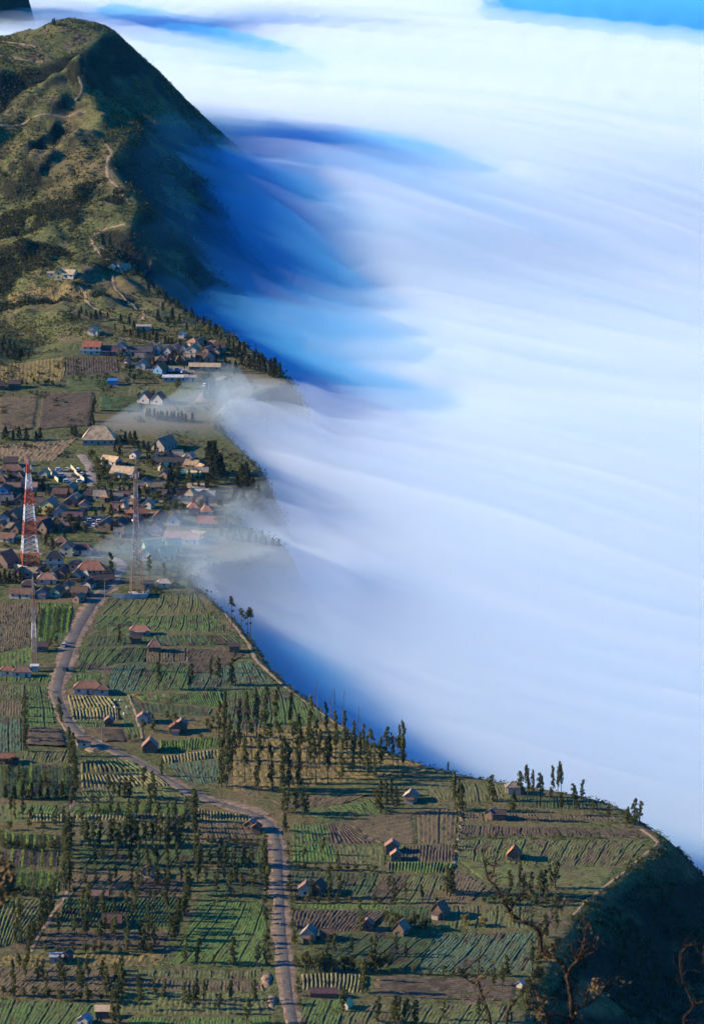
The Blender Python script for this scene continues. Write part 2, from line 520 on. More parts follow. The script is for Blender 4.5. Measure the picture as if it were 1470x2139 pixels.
def make_field(quad, mat, pitch=1.6, shift=0.0, amp=0.09, bed=0.0, turn=False, name='crop_field', lift=0.10, rough=0.20, along=1.5):
    """One plot draped on the ground. quad: picture corners TL, TR, BR, BL. Rows run from the top edge to the bottom edge
    (turn: across). pitch: row spacing in metres; bed: spacing of the ditches between beds; shift slants the rows."""
    mx_ = sum(p[0] for p in quad) / 4; my_ = sum(p[1] for p in quad) / 4
    quad = [(p[0] + 1.6 * (1 if p[0] > mx_ else -1), p[1] + 1.2 * (1 if p[1] > my_ else -1)) for p in quad]
    q = [at(*p) for p in quad]
    if turn:
        q = [q[1], q[2], q[3], q[0]]
    A, B, C, D = [Vector((v.x, v.y)) for v in q]
    wid = ((B - A).length + (C - D).length) / 2
    hei = ((D - A).length + (C - B).length) / 2
    # column positions across the rows, in metres
    us = []; hs = []; cr = []
    ext = abs(shift) * wid
    u = -ext if shift > 0 else 0.0
    end = wid if shift > 0 else wid + ext
    nbed = 0.0
    while u < end:
        if bed and nbed <= 0:
            w_ = 0.32
            us += [u, u + 0.12, u + w_, u + w_ + 0.15]; hs += [0.0, -0.4, -0.4, 0.0]; cr += [0.0, 0.0, 0.0, 0.2]
            u += w_ + 0.15; nbed = bed * rf.uniform(0.85, 1.15)
        p_ = pitch * 0.82 * rf.uniform(0.9, 1.1)
        us += [u, u + 0.28 * p_, u + 0.68 * p_]; hs += [0.0, amp, amp]; cr += [0.1, 1.0, 1.0]
        u += p_; nbed -= p_
    us = np.array(us) / wid; hs = np.array(hs); cr = np.array(cr)
    nt_ = max(4, int(hei / along))
    ts = np.linspace(0, 1, nt_)
    S = us[None, :] + shift * ts[:, None]
    Sc = np.clip(S, 0, 1); T = np.repeat(ts[:, None], len(us), 1)
    wob = 0.006 * vnoise(T * 6 + rf.random() * 50, Sc * 3, 5)
    Sc = np.clip(Sc + wob * (Sc > 0) * (Sc < 1), 0, 1)
    X = (A.x * (1 - Sc) + B.x * Sc) * (1 - T) + (D.x * (1 - Sc) + C.x * Sc) * T
    Y = (A.y * (1 - Sc) + B.y * Sc) * (1 - T) + (D.y * (1 - Sc) + C.y * Sc) * T
    # ragged edges
    edge = np.minimum(T, 1 - T)
    rag = 0.9 * vnoise(X * 0.45, Y * 0.45, 77) * (edge < 0.02)
    X = X + rag * 0.6; Y = Y + rag * 1.2
    wx_ = 0.45 * vnoise(X / 16, Y / 18, 201); wy_ = 0.7 * vnoise(X / 18 + 40, Y / 16, 202)
    X = X + wx_; Y = Y + wy_
    jit = RNG.uniform(-1, 1, X.shape) * rough + 0.22 * rough / 0.16 * vnoise(X / 2.1, Y / 2.1, 91)
    out = (S < 0) | (S > 1)
    Z = ground(X, Y) + lift + hs[None, :] * (1 + 0.5 * vnoise(X / 5, Y / 5, 33)) + jit * (cr[None, :] > 0.5)
    Z = np.where(edge < 0.004, ground(X, Y) - 0.3, Z)
    Cr = np.repeat(cr[None, :], nt_, 0)
    gap = (vnoise(X / 3.2, Y / 3.2, 15) + 0.7 * vnoise(X / 11, Y / 11, 16)) > 0.55
    Cr = np.where(gap, Cr * 0.35, Cr)
    ny, nx = X.shape
    a = (np.arange(ny - 1)[:, None] * nx + np.arange(nx - 1)[None]).ravel()
    f = np.stack([a, a + 1, a + nx + 1, a + nx], 1)
    of = out.ravel()
    f = f[~(of[f].all(1))]
    if turn or True:
        # face up
        v0 = np.stack([X.ravel(), Y.ravel()], 1)
        c0 = v0[f[:, 0]]; e1 = v0[f[:, 1]] - c0; e2 = v0[f[:, 3]] - c0
        if np.sum(e1[:, 0] * e2[:, 1] - e1[:, 1] * e2[:, 0]) < 0:
            f = f[:, ::-1]
    me = mesh_np(name, np.stack([X.ravel(), Y.ravel(), Z.ravel()], 1), f)
    atr = me.attributes.new('crop', 'FLOAT', 'POINT'); atr.data.foreach_set('value', Cr.ravel().astype(np.float32))
    o = link(name, me, MATS[mat]); tag(o, kind='structure')
    return o, (A, B, C, D)

FIELDS = [
    # quad (TL TR BR BL), material, options
    ([(-6, 1261), (83, 1259), (60, 1348), (-6, 1365)], 'f_brown', dict(pitch=1.5)),
    ([(87, 1259), (150, 1259), (140, 1330), (79, 1345)], 'f_bright', dict(pitch=1.2, rows=6)),
    ([(-6, 1370), (62, 1353), (64, 1388), (-6, 1396)], 'f_bright', dict(pitch=2.6, amp=0.1)),
    ([(-6, 1413), (107, 1411), (101, 1428), (-6, 1424)], 'f_green', dict(pitch=1.4, bed=4)),
    ([(-6, 1432), (50, 1431), (44, 1462), (-6, 1463)], 'f_olive', dict(pitch=1.5)),
    ([(-6, 1465), (44, 1464), (42, 1496), (-6, 1497)], 'f_brown', dict(pitch=1.5)),
    ([(54, 1431), (97, 1436), (116, 1520), (53, 1518)], 'f_green', dict(pitch=1.6, bed=6)),
    ([(-6, 1499), (46, 1500), (47, 1570), (-6, 1574)], 'f_teal', dict(pitch=1.6, bed=5)),
    ([(56, 1522), (128, 1526), (143, 1562), (56, 1557)], 'f_purple', dict(pitch=3.4, amp=0.7, turn=True)),
    ([(52, 1570), (144, 1566), (142, 1596), (48, 1594)], 'f_olive', dict(pitch=1.4, bed=6, shift=-0.1)),
    ([(232, 1247), (405, 1240), (430, 1280), (211, 1285)], 'f_olive', dict(pitch=1.5, bed=6.5, shift=-0.12)),
    ([(208, 1287), (437, 1284), (484, 1322), (199, 1316)], 'f_green', dict(pitch=1.3, bed=5, shift=-0.14)),
    ([(194, 1328), (488, 1327), (517, 1346), (181, 1351)], 'f_dark', dict(pitch=2.4, amp=0.15)),
    ([(171, 1354), (260, 1354), (231, 1388), (163, 1404)], 'f_green', dict(pitch=1.3, bed=4.5, shift=-0.2)),
    ([(262, 1354), (304, 1354), (300, 1383), (236, 1387)], 'f_dark', dict(pitch=1.3, bed=4.5, shift=-0.15)),
    ([(307, 1354), (391, 1354), (391, 1381), (305, 1383)], 'f_brown', dict(pitch=1.5, bed=5)),
    ([(395, 1354), (520, 1362), (440, 1410), (395, 1407)], 'f_purple', dict(pitch=1.4, shift=-0.3)),
    ([(158, 1407), (210, 1405), (205, 1422), (158, 1422)], 'f_green', dict(pitch=1.4)),
    ([(238, 1391), (300, 1386), (285, 1444), (224, 1444)], 'f_teal', dict(pitch=1.3, bed=4.5, shift=-0.2)),
    ([(304, 1386), (391, 1384), (391, 1442), (289, 1444)], 'f_green', dict(pitch=1.3, bed=5, shift=-0.25)),
    ([(395, 1412), (516, 1382), (574, 1424), (395, 1441)], 'f_teal', dict(pitch=1.6, bed=6, shift=-0.2, rough=0.25)),
    ([(456, 1446), (602, 1438), (688, 1504), (490, 1528)], 'f_green', dict(pitch=1.4, bed=4.2, shift=-0.3)),
    ([(272, 1453), (456, 1447), (466, 1478), (300, 1464)], 'f_green', dict(pitch=1.3, amp=0.8)),
    ([(143, 1453), (221, 1457), (242, 1478), (148, 1479)], 'f_straw', dict(pitch=2.0, amp=0.75)),
    ([(148, 1480), (242, 1479), (246, 1504), (155, 1505)], 'f_straw', dict(pitch=1.8, amp=0.8)),
    ([(157, 1507), (222, 1507), (218, 1519), (170, 1521)], 'f_green', dict(pitch=1.4)),
    ([(226, 1455), (266, 1454), (287, 1500), (249, 1500)], 'f_olive', dict(pitch=2.6, amp=0.08)),
    ([(190, 1524), (261, 1525), (266, 1549), (220, 1549)], 'f_purple', dict(pitch=1.8, amp=0.4, turn=True)),
    ([(257, 1505), (288, 1505), (297, 1540), (270, 1544)], 'f_green', dict(pitch=1.8)),
    ([(276, 1466), (440, 1482), (430, 1498), (290, 1488)], 'f_dark', dict(pitch=2.6, amp=0.1)),
    ([(335, 1549), (462, 1540), (462, 1562), (335, 1574)], 'f_bright', dict(pitch=1.5, amp=0.5, rows=7)),
    ([(340, 1580), (462, 1568), (462, 1584), (345, 1596)], 'f_straw', dict(pitch=1.9, amp=0.75)),
    ([(346, 1597), (462, 1586), (474, 1640), (398, 1636)], 'f_teal', dict(pitch=1.6, shift=-0.2, rough=0.25)),
    ([(482, 1532), (700, 1512), (920, 1614), (488, 1656)], 'f_meadow', dict(pitch=3.0, amp=0.12, name='meadow', rough=0.3)),
    # west of the road
    ([(-6, 1600), (143, 1600), (139, 1668), (-6, 1668)], 'f_dark', dict(pitch=1.8, rows=5, rowh=2.4)),
    ([(170, 1592), (262, 1590), (300, 1612), (170, 1616)], 'f_olive', dict(pitch=2.3, amp=0.9, bed=0)),
    ([(170, 1620), (306, 1616), (350, 1642), (172, 1646)], 'f_straw', dict(pitch=2.0, amp=0.75)),
    ([(172, 1649), (352, 1645), (393, 1672), (172, 1677)], 'f_olive', dict(pitch=1.6, amp=0.3, shift=0.1)),
    ([(56, 1680), (131, 1683), (127, 1700), (58, 1700)], 'f_green', dict(pitch=1.5, bed=5, shift=-0.1)),
    ([(58, 1702), (127, 1702), (127, 1718), (60, 1716)], 'f_straw', dict(pitch=1.8, amp=0.7)),
    ([(-6, 1680), (52, 1680), (55, 1716), (-6, 1720)], 'f_olive', dict(pitch=2.0)),
    ([(160, 1684), (396, 1684), (392, 1702), (152, 1702)], 'f_bright', dict(pitch=1.4, rows=9, rowh=1.5)),
    ([(152, 1703), (392, 1703), (390, 1713), (150, 1713)], 'f_straw', dict(pitch=1.9, amp=0.8)),
    ([(415, 1690), (516, 1706), (520, 1716), (414, 1714)], 'f_straw', dict(pitch=1.7, amp=0.8)),
    ([(413, 1719), (519, 1722), (548, 1762), (417, 1760)], 'f_brown', dict(pitch=1.5, bed=5)),
    ([(-6, 1741), (122, 1745), (122, 1773), (-6, 1773)], 'f_dark', dict(pitch=2.0, rows=9, rowh=2.4)),
    ([(-6, 1777), (122, 1777), (118, 1813), (-6, 1813)], 'f_purple', dict(pitch=1.6, rows=6, rowh=1.4)),
    ([(25, 1819), (122, 1822), (118, 1864), (17, 1868)], 'f_green', dict(pitch=1.6, rows=7, rowh=2.2)),
    ([(177, 1724), (390, 1724), (390, 1770), (169, 1770)], 'f_olive', dict(pitch=1.6, bed=5, shift=-0.15)),
    ([(169, 1775), (403, 1775), (403, 1820), (169, 1820)], 'f_dark', dict(pitch=1.8, bed=6, shift=-0.15)),
    ([(160, 1828), (290, 1830), (272, 1872), (148, 1872)], 'f_brown', dict(pitch=1.6, bed=4, shift=-0.2)),
    ([(292, 1830), (404, 1834), (380, 1872), (274, 1872)], 'f_purple', dict(pitch=1.4, shift=-0.2, bed=4)),
    ([(424, 1764), (547, 1768), (551, 1818), (424, 1814)], 'f_dark', dict(pitch=1.6, bed=5)),
    ([(424, 1822), (551, 1824), (553, 1876), (424, 1874)], 'f_dark', dict(pitch=1.8, turn=True)),
    ([(420, 1884), (550, 1886), (559, 2018), (356, 2014)], 'f_bright', dict(pitch=1.5, shift=-0.35, bed=7)),
    ([(135, 1878), (374, 1878), (354, 1938), (127, 1930)], 'f_dark', dict(pitch=1.7, amp=0.6, shift=-0.1)),
    ([(-6, 1880), (110, 1880), (63, 1965), (-6, 1982)], 'f_olive', dict(pitch=2.0, amp=0.6, shift=-0.3)),
    ([(110, 1942), (350, 1946), (337, 1988), (86, 1982)], 'f_purple', dict(pitch=2.0, shift=-0.1)),
    ([(-6, 1996), (344, 1992), (329, 2019), (-6, 2019)], 'f_meadow', dict(pitch=2.6, amp=0.1, name='weedy_ground', rough=0.3)),
    ([(-6, 2022), (250, 2022), (219, 2079), (-6, 2079)], 'f_brown', dict(pitch=2.0, amp=0.2, shift=-0.2)),
    ([(291, 2025), (546, 2025), (546, 2047), (287, 2040)], 'f_olive', dict(pitch=1.5, bed=4.5)),
    ([(270, 2043), (546, 2050), (550, 2073), (261, 2066)], 'f_brown', dict(pitch=1.5, bed=5)),
    ([(242, 2070), (557, 2077), (561, 2121), (230, 2121)], 'f_olive', dict(pitch=2.4, amp=0.15, rough=0.25)),
    ([(-6, 2086), (216, 2100), (195, 2160), (-6, 2160)], 'f_green', dict(pitch=1.7, bed=6, shift=-0.15)),
    ([(270, 2125), (560, 2125), (566, 2175), (260, 2175)], 'f_bright', dict(pitch=1.5)),
    # east of the road
    ([(626, 1696), (784, 1666), (812, 1698), (684, 1717)], 'f_green', dict(pitch=1.4, bed=5)),
    ([(560, 1672), (773, 1660), (702, 1682), (604, 1690)], 'f_brown', dict(pitch=2.4, amp=0.1)),
    ([(832, 1634), (946, 1634), (940, 1676), (900, 1672)], 'f_olive', dict(pitch=2.4, amp=0.12)),
    ([(708, 1720), (866, 1694), (871, 1762), (790, 1761)], 'f_brown', dict(pitch=2.6, amp=0.1, turn=True)),
    ([(869, 1693), (954, 1690), (948, 1764), (874, 1763)], 'f_brown', dict(pitch=2.2, bed=9, amp=0.12)),
    ([(683, 1722), (722, 1723), (788, 1761), (692, 1762)], 'f_purple', dict(pitch=1.7, amp=0.45)),
    ([(610, 1722), (678, 1722), (688, 1762), (612, 1762)], 'f_green', dict(pitch=1.8, amp=0.2)),
    ([(612, 1764), (690, 1764), (700, 1800), (613, 1804)], 'f_bright', dict(pitch=1.8, amp=0.2)),
    ([(694, 1765), (796, 1768), (802, 1814), (703, 1800)], 'f_olive', dict(pitch=2.2, amp=0.12)),
    ([(842, 1768), (949, 1766), (947, 1802), (836, 1800)], 'f_purple', dict(pitch=1.7, amp=0.4)),
    ([(812, 1805), (946, 1805), (937, 1826), (812, 1820)], 'f_green', dict(pitch=1.6, amp=0.9)),
    ([(612, 1820), (790, 1823), (765, 1872), (610, 1880)], 'f_dark', dict(pitch=1.8, bed=6)),
    ([(808, 1828), (853, 1829), (815, 1886), (766, 1880)], 'f_purple', dict(pitch=1.5, bed=6)),
    ([(856, 1830), (928, 1830), (906, 1889), (820, 1886)], 'f_olive', dict(pitch=1.5, bed=5.5)),
    ([(961, 1754), (1348, 1757), (1302, 1811), (954, 1800)], 'f_olive', dict(pitch=1.5, bed=7.5)),
    ([(967, 1724), (1322, 1734), (1356, 1748), (963, 1748)], 'f_purple', dict(pitch=1.5, bed=7)),
    ([(970, 1698), (1275, 1701), (1300, 1716), (972, 1718)], 'f_brown', dict(pitch=1.5, bed=7)),
    ([(954, 1634), (1060, 1642), (1070, 1672), (967, 1680)], 'f_olive', dict(pitch=1.8, bed=7)),
    ([(1084, 1656), (1262, 1680), (1270, 1696), (1084, 1688)], 'f_dark', dict(pitch=1.8, bed=7)),
    ([(957, 1804), (1296, 1814), (1250, 1866), (1020, 1846)], 'f_olive', dict(pitch=2.6, amp=0.1, turn=True)),
    ([(952, 1815), (1016, 1849), (983, 1883), (934, 1883)], 'f_brown', dict(pitch=2.0, amp=0.15)),
    ([(1026, 1852), (1246, 1868), (1192, 1888), (1003, 1887)], 'f_dark', dict(pitch=2.2, amp=0.2)),
    ([(612, 1887), (806, 1891), (804, 1901), (611, 1899)], 'f_bright', dict(pitch=2.2, amp=0.2)),
    ([(611, 1903), (806, 1907), (768, 1946), (622, 1948)], 'f_purple', dict(pitch=1.9, amp=0.5, shift=-0.12)),
    ([(813, 1894), (905, 1894), (892, 1940), (810, 1940)], 'f_dark', dict(pitch=1.8)),
    ([(912, 1892), (1110, 1894), (1105, 1940), (907, 1940)], 'f_olive', dict(pitch=1.8, bed=8)),
    ([(702, 1950), (912, 1948), (868, 2026), (640, 2020)], 'f_dark', dict(pitch=1.6, bed=6, shift=-0.2)),
    ([(915, 1949), (1118, 1949), (1108, 2030), (873, 2030)], 'f_teal', dict(pitch=1.6, bed=6, shift=-0.2, rough=0.25)),
    ([(630, 2036), (758, 2039), (751, 2074), (633, 2068)], 'f_straw', dict(pitch=1.9, amp=0.9)),
    ([(782, 2040), (1082, 2046), (1074, 2092), (774, 2082)], 'f_purple', dict(pitch=2.4, amp=0.12, turn=True, rough=0.25)),
    ([(633, 2088), (716, 2088), (708, 2165), (630, 2165)], 'f_green', dict(pitch=1.8, bed=5, shift=-0.3)),
    ([(722, 2098), (1066, 2098), (1060, 2170), (716, 2170)], 'f_olive', dict(pitch=1.8, bed=6, shift=-0.1)),
    # upper village and saddle
    ([(-6, 832), (83, 826), (72, 894), (-6, 904)], 'f_brown', dict(pitch=2.4, amp=0.3, turn=True)),
    ([(88, 826), (197, 821), (191, 888), (76, 896)], 'f_purple', dict(pitch=2.4, amp=0.3, turn=True)),
    ([(140, 748), (188, 745), (190, 780), (140, 783)], 'f_purple', dict(pitch=2.0, amp=0.2)),
    ([(192, 745), (240, 743), (247, 778), (193, 780)], 'f_purple', dict(pitch=2.0, amp=0.2)),
    ([(140, 794), (236, 792), (234, 814), (138, 816)], 'f_green', dict(pitch=2.0, turn=True)),
    ([(206, 832), (300, 836), (295, 860), (206, 858)], 'f_dark', dict(pitch=3.4, amp=0.8, turn=True)),
    ([(262, 1130), (343, 1130), (298, 1170), (214, 1166)], 'f_teal', dict(pitch=1.8, shift=-0.1)),
    ([(-6, 762), (134, 746), (132, 796), (-6, 798)], 'f_meadow', dict(pitch=3.0, amp=0.1, name='meadow')),
    ([(-6, 930), (160, 916), (110, 962), (-6, 962)], 'f_tan', dict(pitch=3.0, amp=0.1, name='dry_bank', rough=0.3)),
    ([(272, 806), (432, 806), (438, 824), (270, 828)], 'f_olive', dict(pitch=3.0, amp=0.1, name='meadow')),
    ([(80, 1122), (128, 1122), (122, 1148), (78, 1150)], 'f_olive', dict(pitch=3.0, amp=0.1, name='meadow')),
    ([(20, 616), (160, 590), (170, 622), (20, 640)], 'f_meadow', dict(pitch=3.0, amp=0.1, name='meadow', rough=0.3)),
]

def leaf_cards(n, centres, spread, size, rng, flat=0.0):
    """n small leaf quads scattered round each centre; returns verts and faces."""
    c = np.repeat(np.asarray(centres, float), n, 0)
    m = len(c)
    d = rng.normal(size=(m, 3)); d /= np.linalg.norm(d, axis=1)[:, None] + 1e-9
    rr = rng.random((m, 1)) ** 0.45
    p = c + d * rr * np.repeat(np.broadcast_to(np.asarray(spread, float), (len(centres), 3)), n, 0)
    a = rng.normal(size=(m, 3)); a /= np.linalg.norm(a, axis=1)[:, None]
    b = rng.normal(size=(m, 3)); b -= a * np.sum(a * b, 1)[:, None]; b /= np.linalg.norm(b, axis=1)[:, None] + 1e-9
    s = size * rng.uniform(0.6, 1.3, (m, 1))
    v = np.stack([p - a * s - b * s * 0.45, p + a * s * 0.2 - b * s * 0.6, p + a * s + b * s * 0.3, p - a * s * 0.3 + b * s * 0.6], 1).reshape(-1, 3)
    f = np.arange(m * 4).reshape(-1, 4)
    return v, f

def leaf_mat(name, lo, mid, hi, rough=0.7):
    m, nt = nmat(name)
    f = noise(nt, 0.9, 3, 0.6)
    oi = nt.nodes.new('ShaderNodeObjectInfo')
    c = ramp(nt, f, [(0.3, lo), (0.5, mid), (0.72, hi)])
    hsv = nt.nodes.new('ShaderNodeHueSaturation')
    mr = nt.nodes.new('ShaderNodeMapRange'); mr.inputs[3].default_value = 0.7; mr.inputs[4].default_value = 1.25
    nt.links.new(oi.outputs['Random'], mr.inputs[0]); nt.links.new(mr.outputs[0], hsv.inputs['Value']); nt.links.new(c, hsv.inputs['Color'])
    d = nt.nodes.new('ShaderNodeBsdfDiffuse'); t = nt.nodes.new('ShaderNodeBsdfTranslucent'); mx = nt.nodes.new('ShaderNodeMixShader'); o = nt.nodes.new('ShaderNodeOutputMaterial')
    mx.inputs[0].default_value = 0.25
    nt.links.new(hsv.outputs[0], d.inputs['Color']); nt.links.new(hsv.outputs[0], t.inputs['Color'])
    nt.links.new(d.outputs[0], mx.inputs[1]); nt.links.new(t.outputs[0], mx.inputs[2]); nt.links.new(mx.outputs[0], o.inputs['Surface'])
    MATS[name] = m
leaf_mat('leaf_lime', (0.10, 0.16, 0.025), (0.20, 0.27, 0.05), (0.32, 0.36, 0.09))
leaf_mat('leaf_casuarina', (0.046, 0.058, 0.018), (0.105, 0.112, 0.038), (0.205, 0.185, 0.066))
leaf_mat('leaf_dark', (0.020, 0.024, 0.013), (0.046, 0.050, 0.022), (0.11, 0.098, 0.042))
leaf_mat('leaf_bush', (0.050, 0.062, 0.018), (0.110, 0.112, 0.038), (0.20, 0.175, 0.065))
leaf_mat('leaf_yellow', (0.20, 0.16, 0.04), (0.34, 0.27, 0.08), (0.46, 0.37, 0.13))

rows_rng = np.random.default_rng(5)
for quad, mat, opt in FIELDS:
    opt = dict(opt)
    nrows = opt.pop('rows', 0); rowh = opt.pop('rowh', 1.0)
    fo, (A, B, C, D) = make_field(quad, mat, **opt)
    for k in range(nrows):
        s_ = (k + 0.5 + rf.uniform(-0.2, 0.2)) / nrows
        p0 = A.lerp(B, s_); p1 = D.lerp(C, s_)
        L = (p1 - p0).length
        t0, t1 = rf.uniform(0.02, 0.2), rf.uniform(0.8, 0.98)
        nn = max(5, int(L * 0.9))
        tt = np.linspace(t0, t1, nn)
        cx = p0.x + (p1.x - p0.x) * tt + rows_rng.normal(0, 0.2, nn); cyy = p0.y + (p1.y - p0.y) * tt
        hh = rowh * rows_rng.uniform(0.35, 0.6, nn)
        cc = np.stack([cx, cyy, ground(cx, cyy) + hh], 1)
        v, f = leaf_cards(14, cc, (0.55, 0.7, rowh * 0.5), 0.30, rows_rng)
        ro = link('crop_row', mesh_np('crop_row', v, f), MATS['leaf_lime' if k % 3 else 'leaf_bush'], fo)
# ================================================================== road, verges, paths
def asphalt():
    m, nt = nmat('asphalt')
    f = noise(nt, 0.5, 5, 0.65); g = noise(nt, 6.0, 3)
    c = ramp(nt, f, [(0.3, (0.070, 0.060, 0.050)), (0.6, (0.120, 0.102, 0.082)), (0.8, (0.185, 0.145, 0.105))])
    pt_ = noise(nt, 0.13, 4, 0.7)
    c = mixc(nt, ramp(nt, pt_, [(0.5, (0, 0, 0)), (0.62, (0.4, 0.4, 0.4))]), c, (0.16, 0.135, 0.110))
    finish(nt, c, 0.85, g, 0.3, 0.1, 0.2)
    return m
MATS['asphalt'] = asphalt()
surf('dirt', (0.13, 0.090, 0.055), (0.30, 0.205, 0.130), 0.35, bump=0.8, detail=6)
surf('earth_path', (0.15, 0.105, 0.062), (0.30, 0.220, 0.135), 0.4, bump=0.7, detail=5)
surf('paving', (0.16, 0.13, 0.11), (0.28, 0.24, 0.20), 0.3, bump=0.4, detail=5)

def smooth_line(pts, n):
    """Catmull-Rom through points (any dimension)."""
    P = np.array(pts, float)
    P = np.vstack([2 * P[0] - P[1], P, 2 * P[-1] - P[-2]])
    out = []
    m = len(P) - 3
    for i in range(m):
        p0, p1, p2, p3 = P[i:i + 4]
        for t in np.linspace(0, 1, n, endpoint=False):
            out.append(0.5 * ((2 * p1) + (-p0 + p2) * t + (2 * p0 - 5 * p1 + 4 * p2 - p3) * t * t + (-p0 + 3 * p1 - 3 * p2 + p3) * t ** 3))
    out.append(P[-2])
    return np.array(out)

def ribbon(name, px, width, lift, mat, kind='structure', sub=7, cross=5, rag=0.25, crown=0.0, offset=0.0, seed=1):
    """A strip along picture points, draped on the ground. width: metres or list per point."""
    w = [width] * len(px) if not isinstance(width, (list, tuple)) else width
    P = [(*at(*p)[:2], ww) for p, ww in zip(px, w)]
    L = smooth_line(P, sub)
    d = np.gradient(L[:, :2], axis=0); d /= np.linalg.norm(d, axis=1)[:, None] + 1e-9
    nrm = np.stack([d[:, 1], -d[:, 0]], 1)
    cs = np.linspace(-0.5, 0.5, cross)
    V = []
    for k, c in enumerate(cs):
        r_ = rag * vnoise(np.arange(len(L)) * 0.9 + 10 * k, np.full(len(L), seed * 3.3), seed) * (abs(c) > 0.49)
        q = L[:, :2] + nrm * (c * L[:, 2:3] + offset + r_[:, None])
        z = ground(q[:, 0], q[:, 1]) + lift + crown * (1 - (2 * c) ** 2)
        if abs(c) > 0.49: z = z - lift * 0.9 + 0.02
        V.append(np.column_stack([q, z]))
    V = np.stack(V, 1)
    n = len(L)
    a = (np.arange(n - 1)[:, None] * cross + np.arange(cross - 1)[None]).ravel()
    f = np.stack([a, a + 1, a + cross + 1, a + cross], 1)
    v = V.reshape(-1, 3)
    e1 = v[f[:, 1]] - v[f[:, 0]]; e2 = v[f[:, 3]] - v[f[:, 0]]
    if np.sum(e1[:, 0] * e2[:, 1] - e1[:, 1] * e2[:, 0]) < 0: f = f[:, ::-1]
    o = link(name, mesh_np(name, v, f, True), MATS[mat])
    tag(o, kind=kind)
    return o, L

ROAD = [(620, 2200), (612, 2139), (602, 2080), (592, 1990), (586, 1910), (582, 1840), (579, 1775), (566, 1728), (530, 1702), (470, 1684), (408, 1660), (350, 1630), (302, 1600), (255, 1577), (205, 1554),
        (168, 1534), (144, 1508), (128, 1478), (119, 1452), (121, 1428), (130, 1400), (140, 1370), (150, 1340), (164, 1310), (180, 1284), (196, 1260), (214, 1240), (232, 1226)]
RW = [5.6] * 7 + [5.6, 5.4, 5.2, 5.0, 5.0, 5.0, 5.0, 5.2, 5.6, 6.0, 6.4, 6.6, 6.8, 7.2, 7.4, 7.6, 7.6, 7.4, 7.0, 7.0, 7.0]
verge, _ = ribbon('road_verge', ROAD, [w + 1.8 for w in RW], 0.16, 'dirt', rag=1.3, cross=7, seed=3)
road, ROADL = ribbon('road', ROAD, [w * 0.80 for w in RW], 0.30, 'asphalt', rag=0.45, crown=0.06, seed=5)
ribbon('lay_by', [(420, 1664), (470, 1676), (520, 1688), (560, 1704)], [2.5, 5.5, 6, 3], 0.2, 'dirt', rag=0.8, seed=8)
ribbon('earth_path', [(470, 1282), (498, 1316), (522, 1350), (534, 1376), (560, 1402), (600, 1438), (650, 1474), (700, 1510), (760, 1552)], 2.0, 0.2, 'earth_path', rag=0.5, seed=9)
ribbon('earth_path', [(1372, 1764), (1335, 1797), (1285, 1838), (1230, 1880), (1195, 1916)], 1.7, 0.2, 'earth_path', rag=0.6, seed=11)
ribbon('earth_path', [(1340, 1733), (1366, 1752), (1376, 1762)], 2.0, 0.25, 'earth_path', rag=0.3, seed=12)
ribbon('earth_path', [(960, 1690), (964, 1720), (956, 1760), (950, 1800), (934, 1836)], 1.8, 0.2, 'earth_path', rag=0.4, seed=13)
ribbon('earth_path', [(268, 1452), (280, 1480), (290, 1510), (298, 1544)], 1.6, 0.25, 'earth_path', rag=0.3, seed=14)
ribbon('earth_path', [(108, 1500), (122, 1522), (140, 1545), (152, 1560)], 1.8, 0.25, 'earth_path', rag=0.3, seed=15, offset=-3.0)
# village lanes and yards
ribbon('lane', [(170, 950), (186, 975), (192, 1000), (190, 1016)], 5.0, 0.2, 'paving', rag=0.4, seed=16)
ribbon('lane', [(232, 1226), (245, 1200), (255, 1178), (230, 1165), (180, 1162)], 5.0, 0.2, 'paving', rag=0.4, seed=17)
ribbon('lane', [(240, 1020), (320, 1045), (400, 1052), (480, 1056)], 4.0, 0.2, 'paving', rag=0.4, seed=18)
ribbon('lane', [(175, 1082), (230, 1078), (300, 1072), (360, 1068)], 3.0, 0.2, 'earth_path', rag=0.4, seed=19)
ribbon('lane', [(0, 1148), (40, 1152), (90, 1158)], 5.0, 0.2, 'earth_path', rag=0.4, seed=20)
ribbon('yard', [(96, 985), (130, 992), (165, 998)], 11.0, 0.18, 'paving', rag=0.8, seed=21)
ribbon('yard', [(170, 1096), (200, 1098), (222, 1100)], 8.0, 0.18, 'paving', rag=0.6, seed=22)
ribbon('yard', [(250, 705), (300, 712), (345, 716)], 6.0, 0.2, 'earth_path', rag=0.8, seed=23)
ribbon('yard', [(300, 768), (350, 770), (410, 772)], 12.0, 0.2, 'paving', rag=0.8, seed=24)
ribbon('lane', [(414, 840), (428, 818), (440, 800), (470, 786)], 4.5, 0.22, 'earth_path', rag=0.4, seed=25)
# hill tracks
for k_, pp in enumerate(([(188, 494), (215, 480), (262, 468)], [(190, 500), (205, 525), (235, 550)], [(235, 575), (240, 600), (262, 625), (295, 650), (300, 668)],
                         [(165, 595), (178, 612), (184, 632), (230, 655)], [(0, 262), (60, 250), (120, 242), (180, 232)], [(0, 84), (50, 92), (75, 98)], [(0, 116), (40, 122), (90, 128)],
                         [(222, 300), (232, 318), (224, 340), (228, 372), (250, 395), (266, 420)], [(165, 160), (172, 185), (158, 210)])):
    ribbon('hill_track', pp, 2.2, 0.5, 'earth_path', rag=0.6, seed=40 + k_, cross=3)
# field tracks and ditches along the hedgerows
for k_, pp in enumerate(([(150, 1700), (148, 1735), (144, 1800), (140, 1870), (118, 1900), (80, 1960), (66, 1990)], [(150, 1575), (155, 1630), (150, 1690)])):
    ribbon('field_track', pp, 2.0, 0.15, 'dirt', rag=0.5, seed=60 + k_)

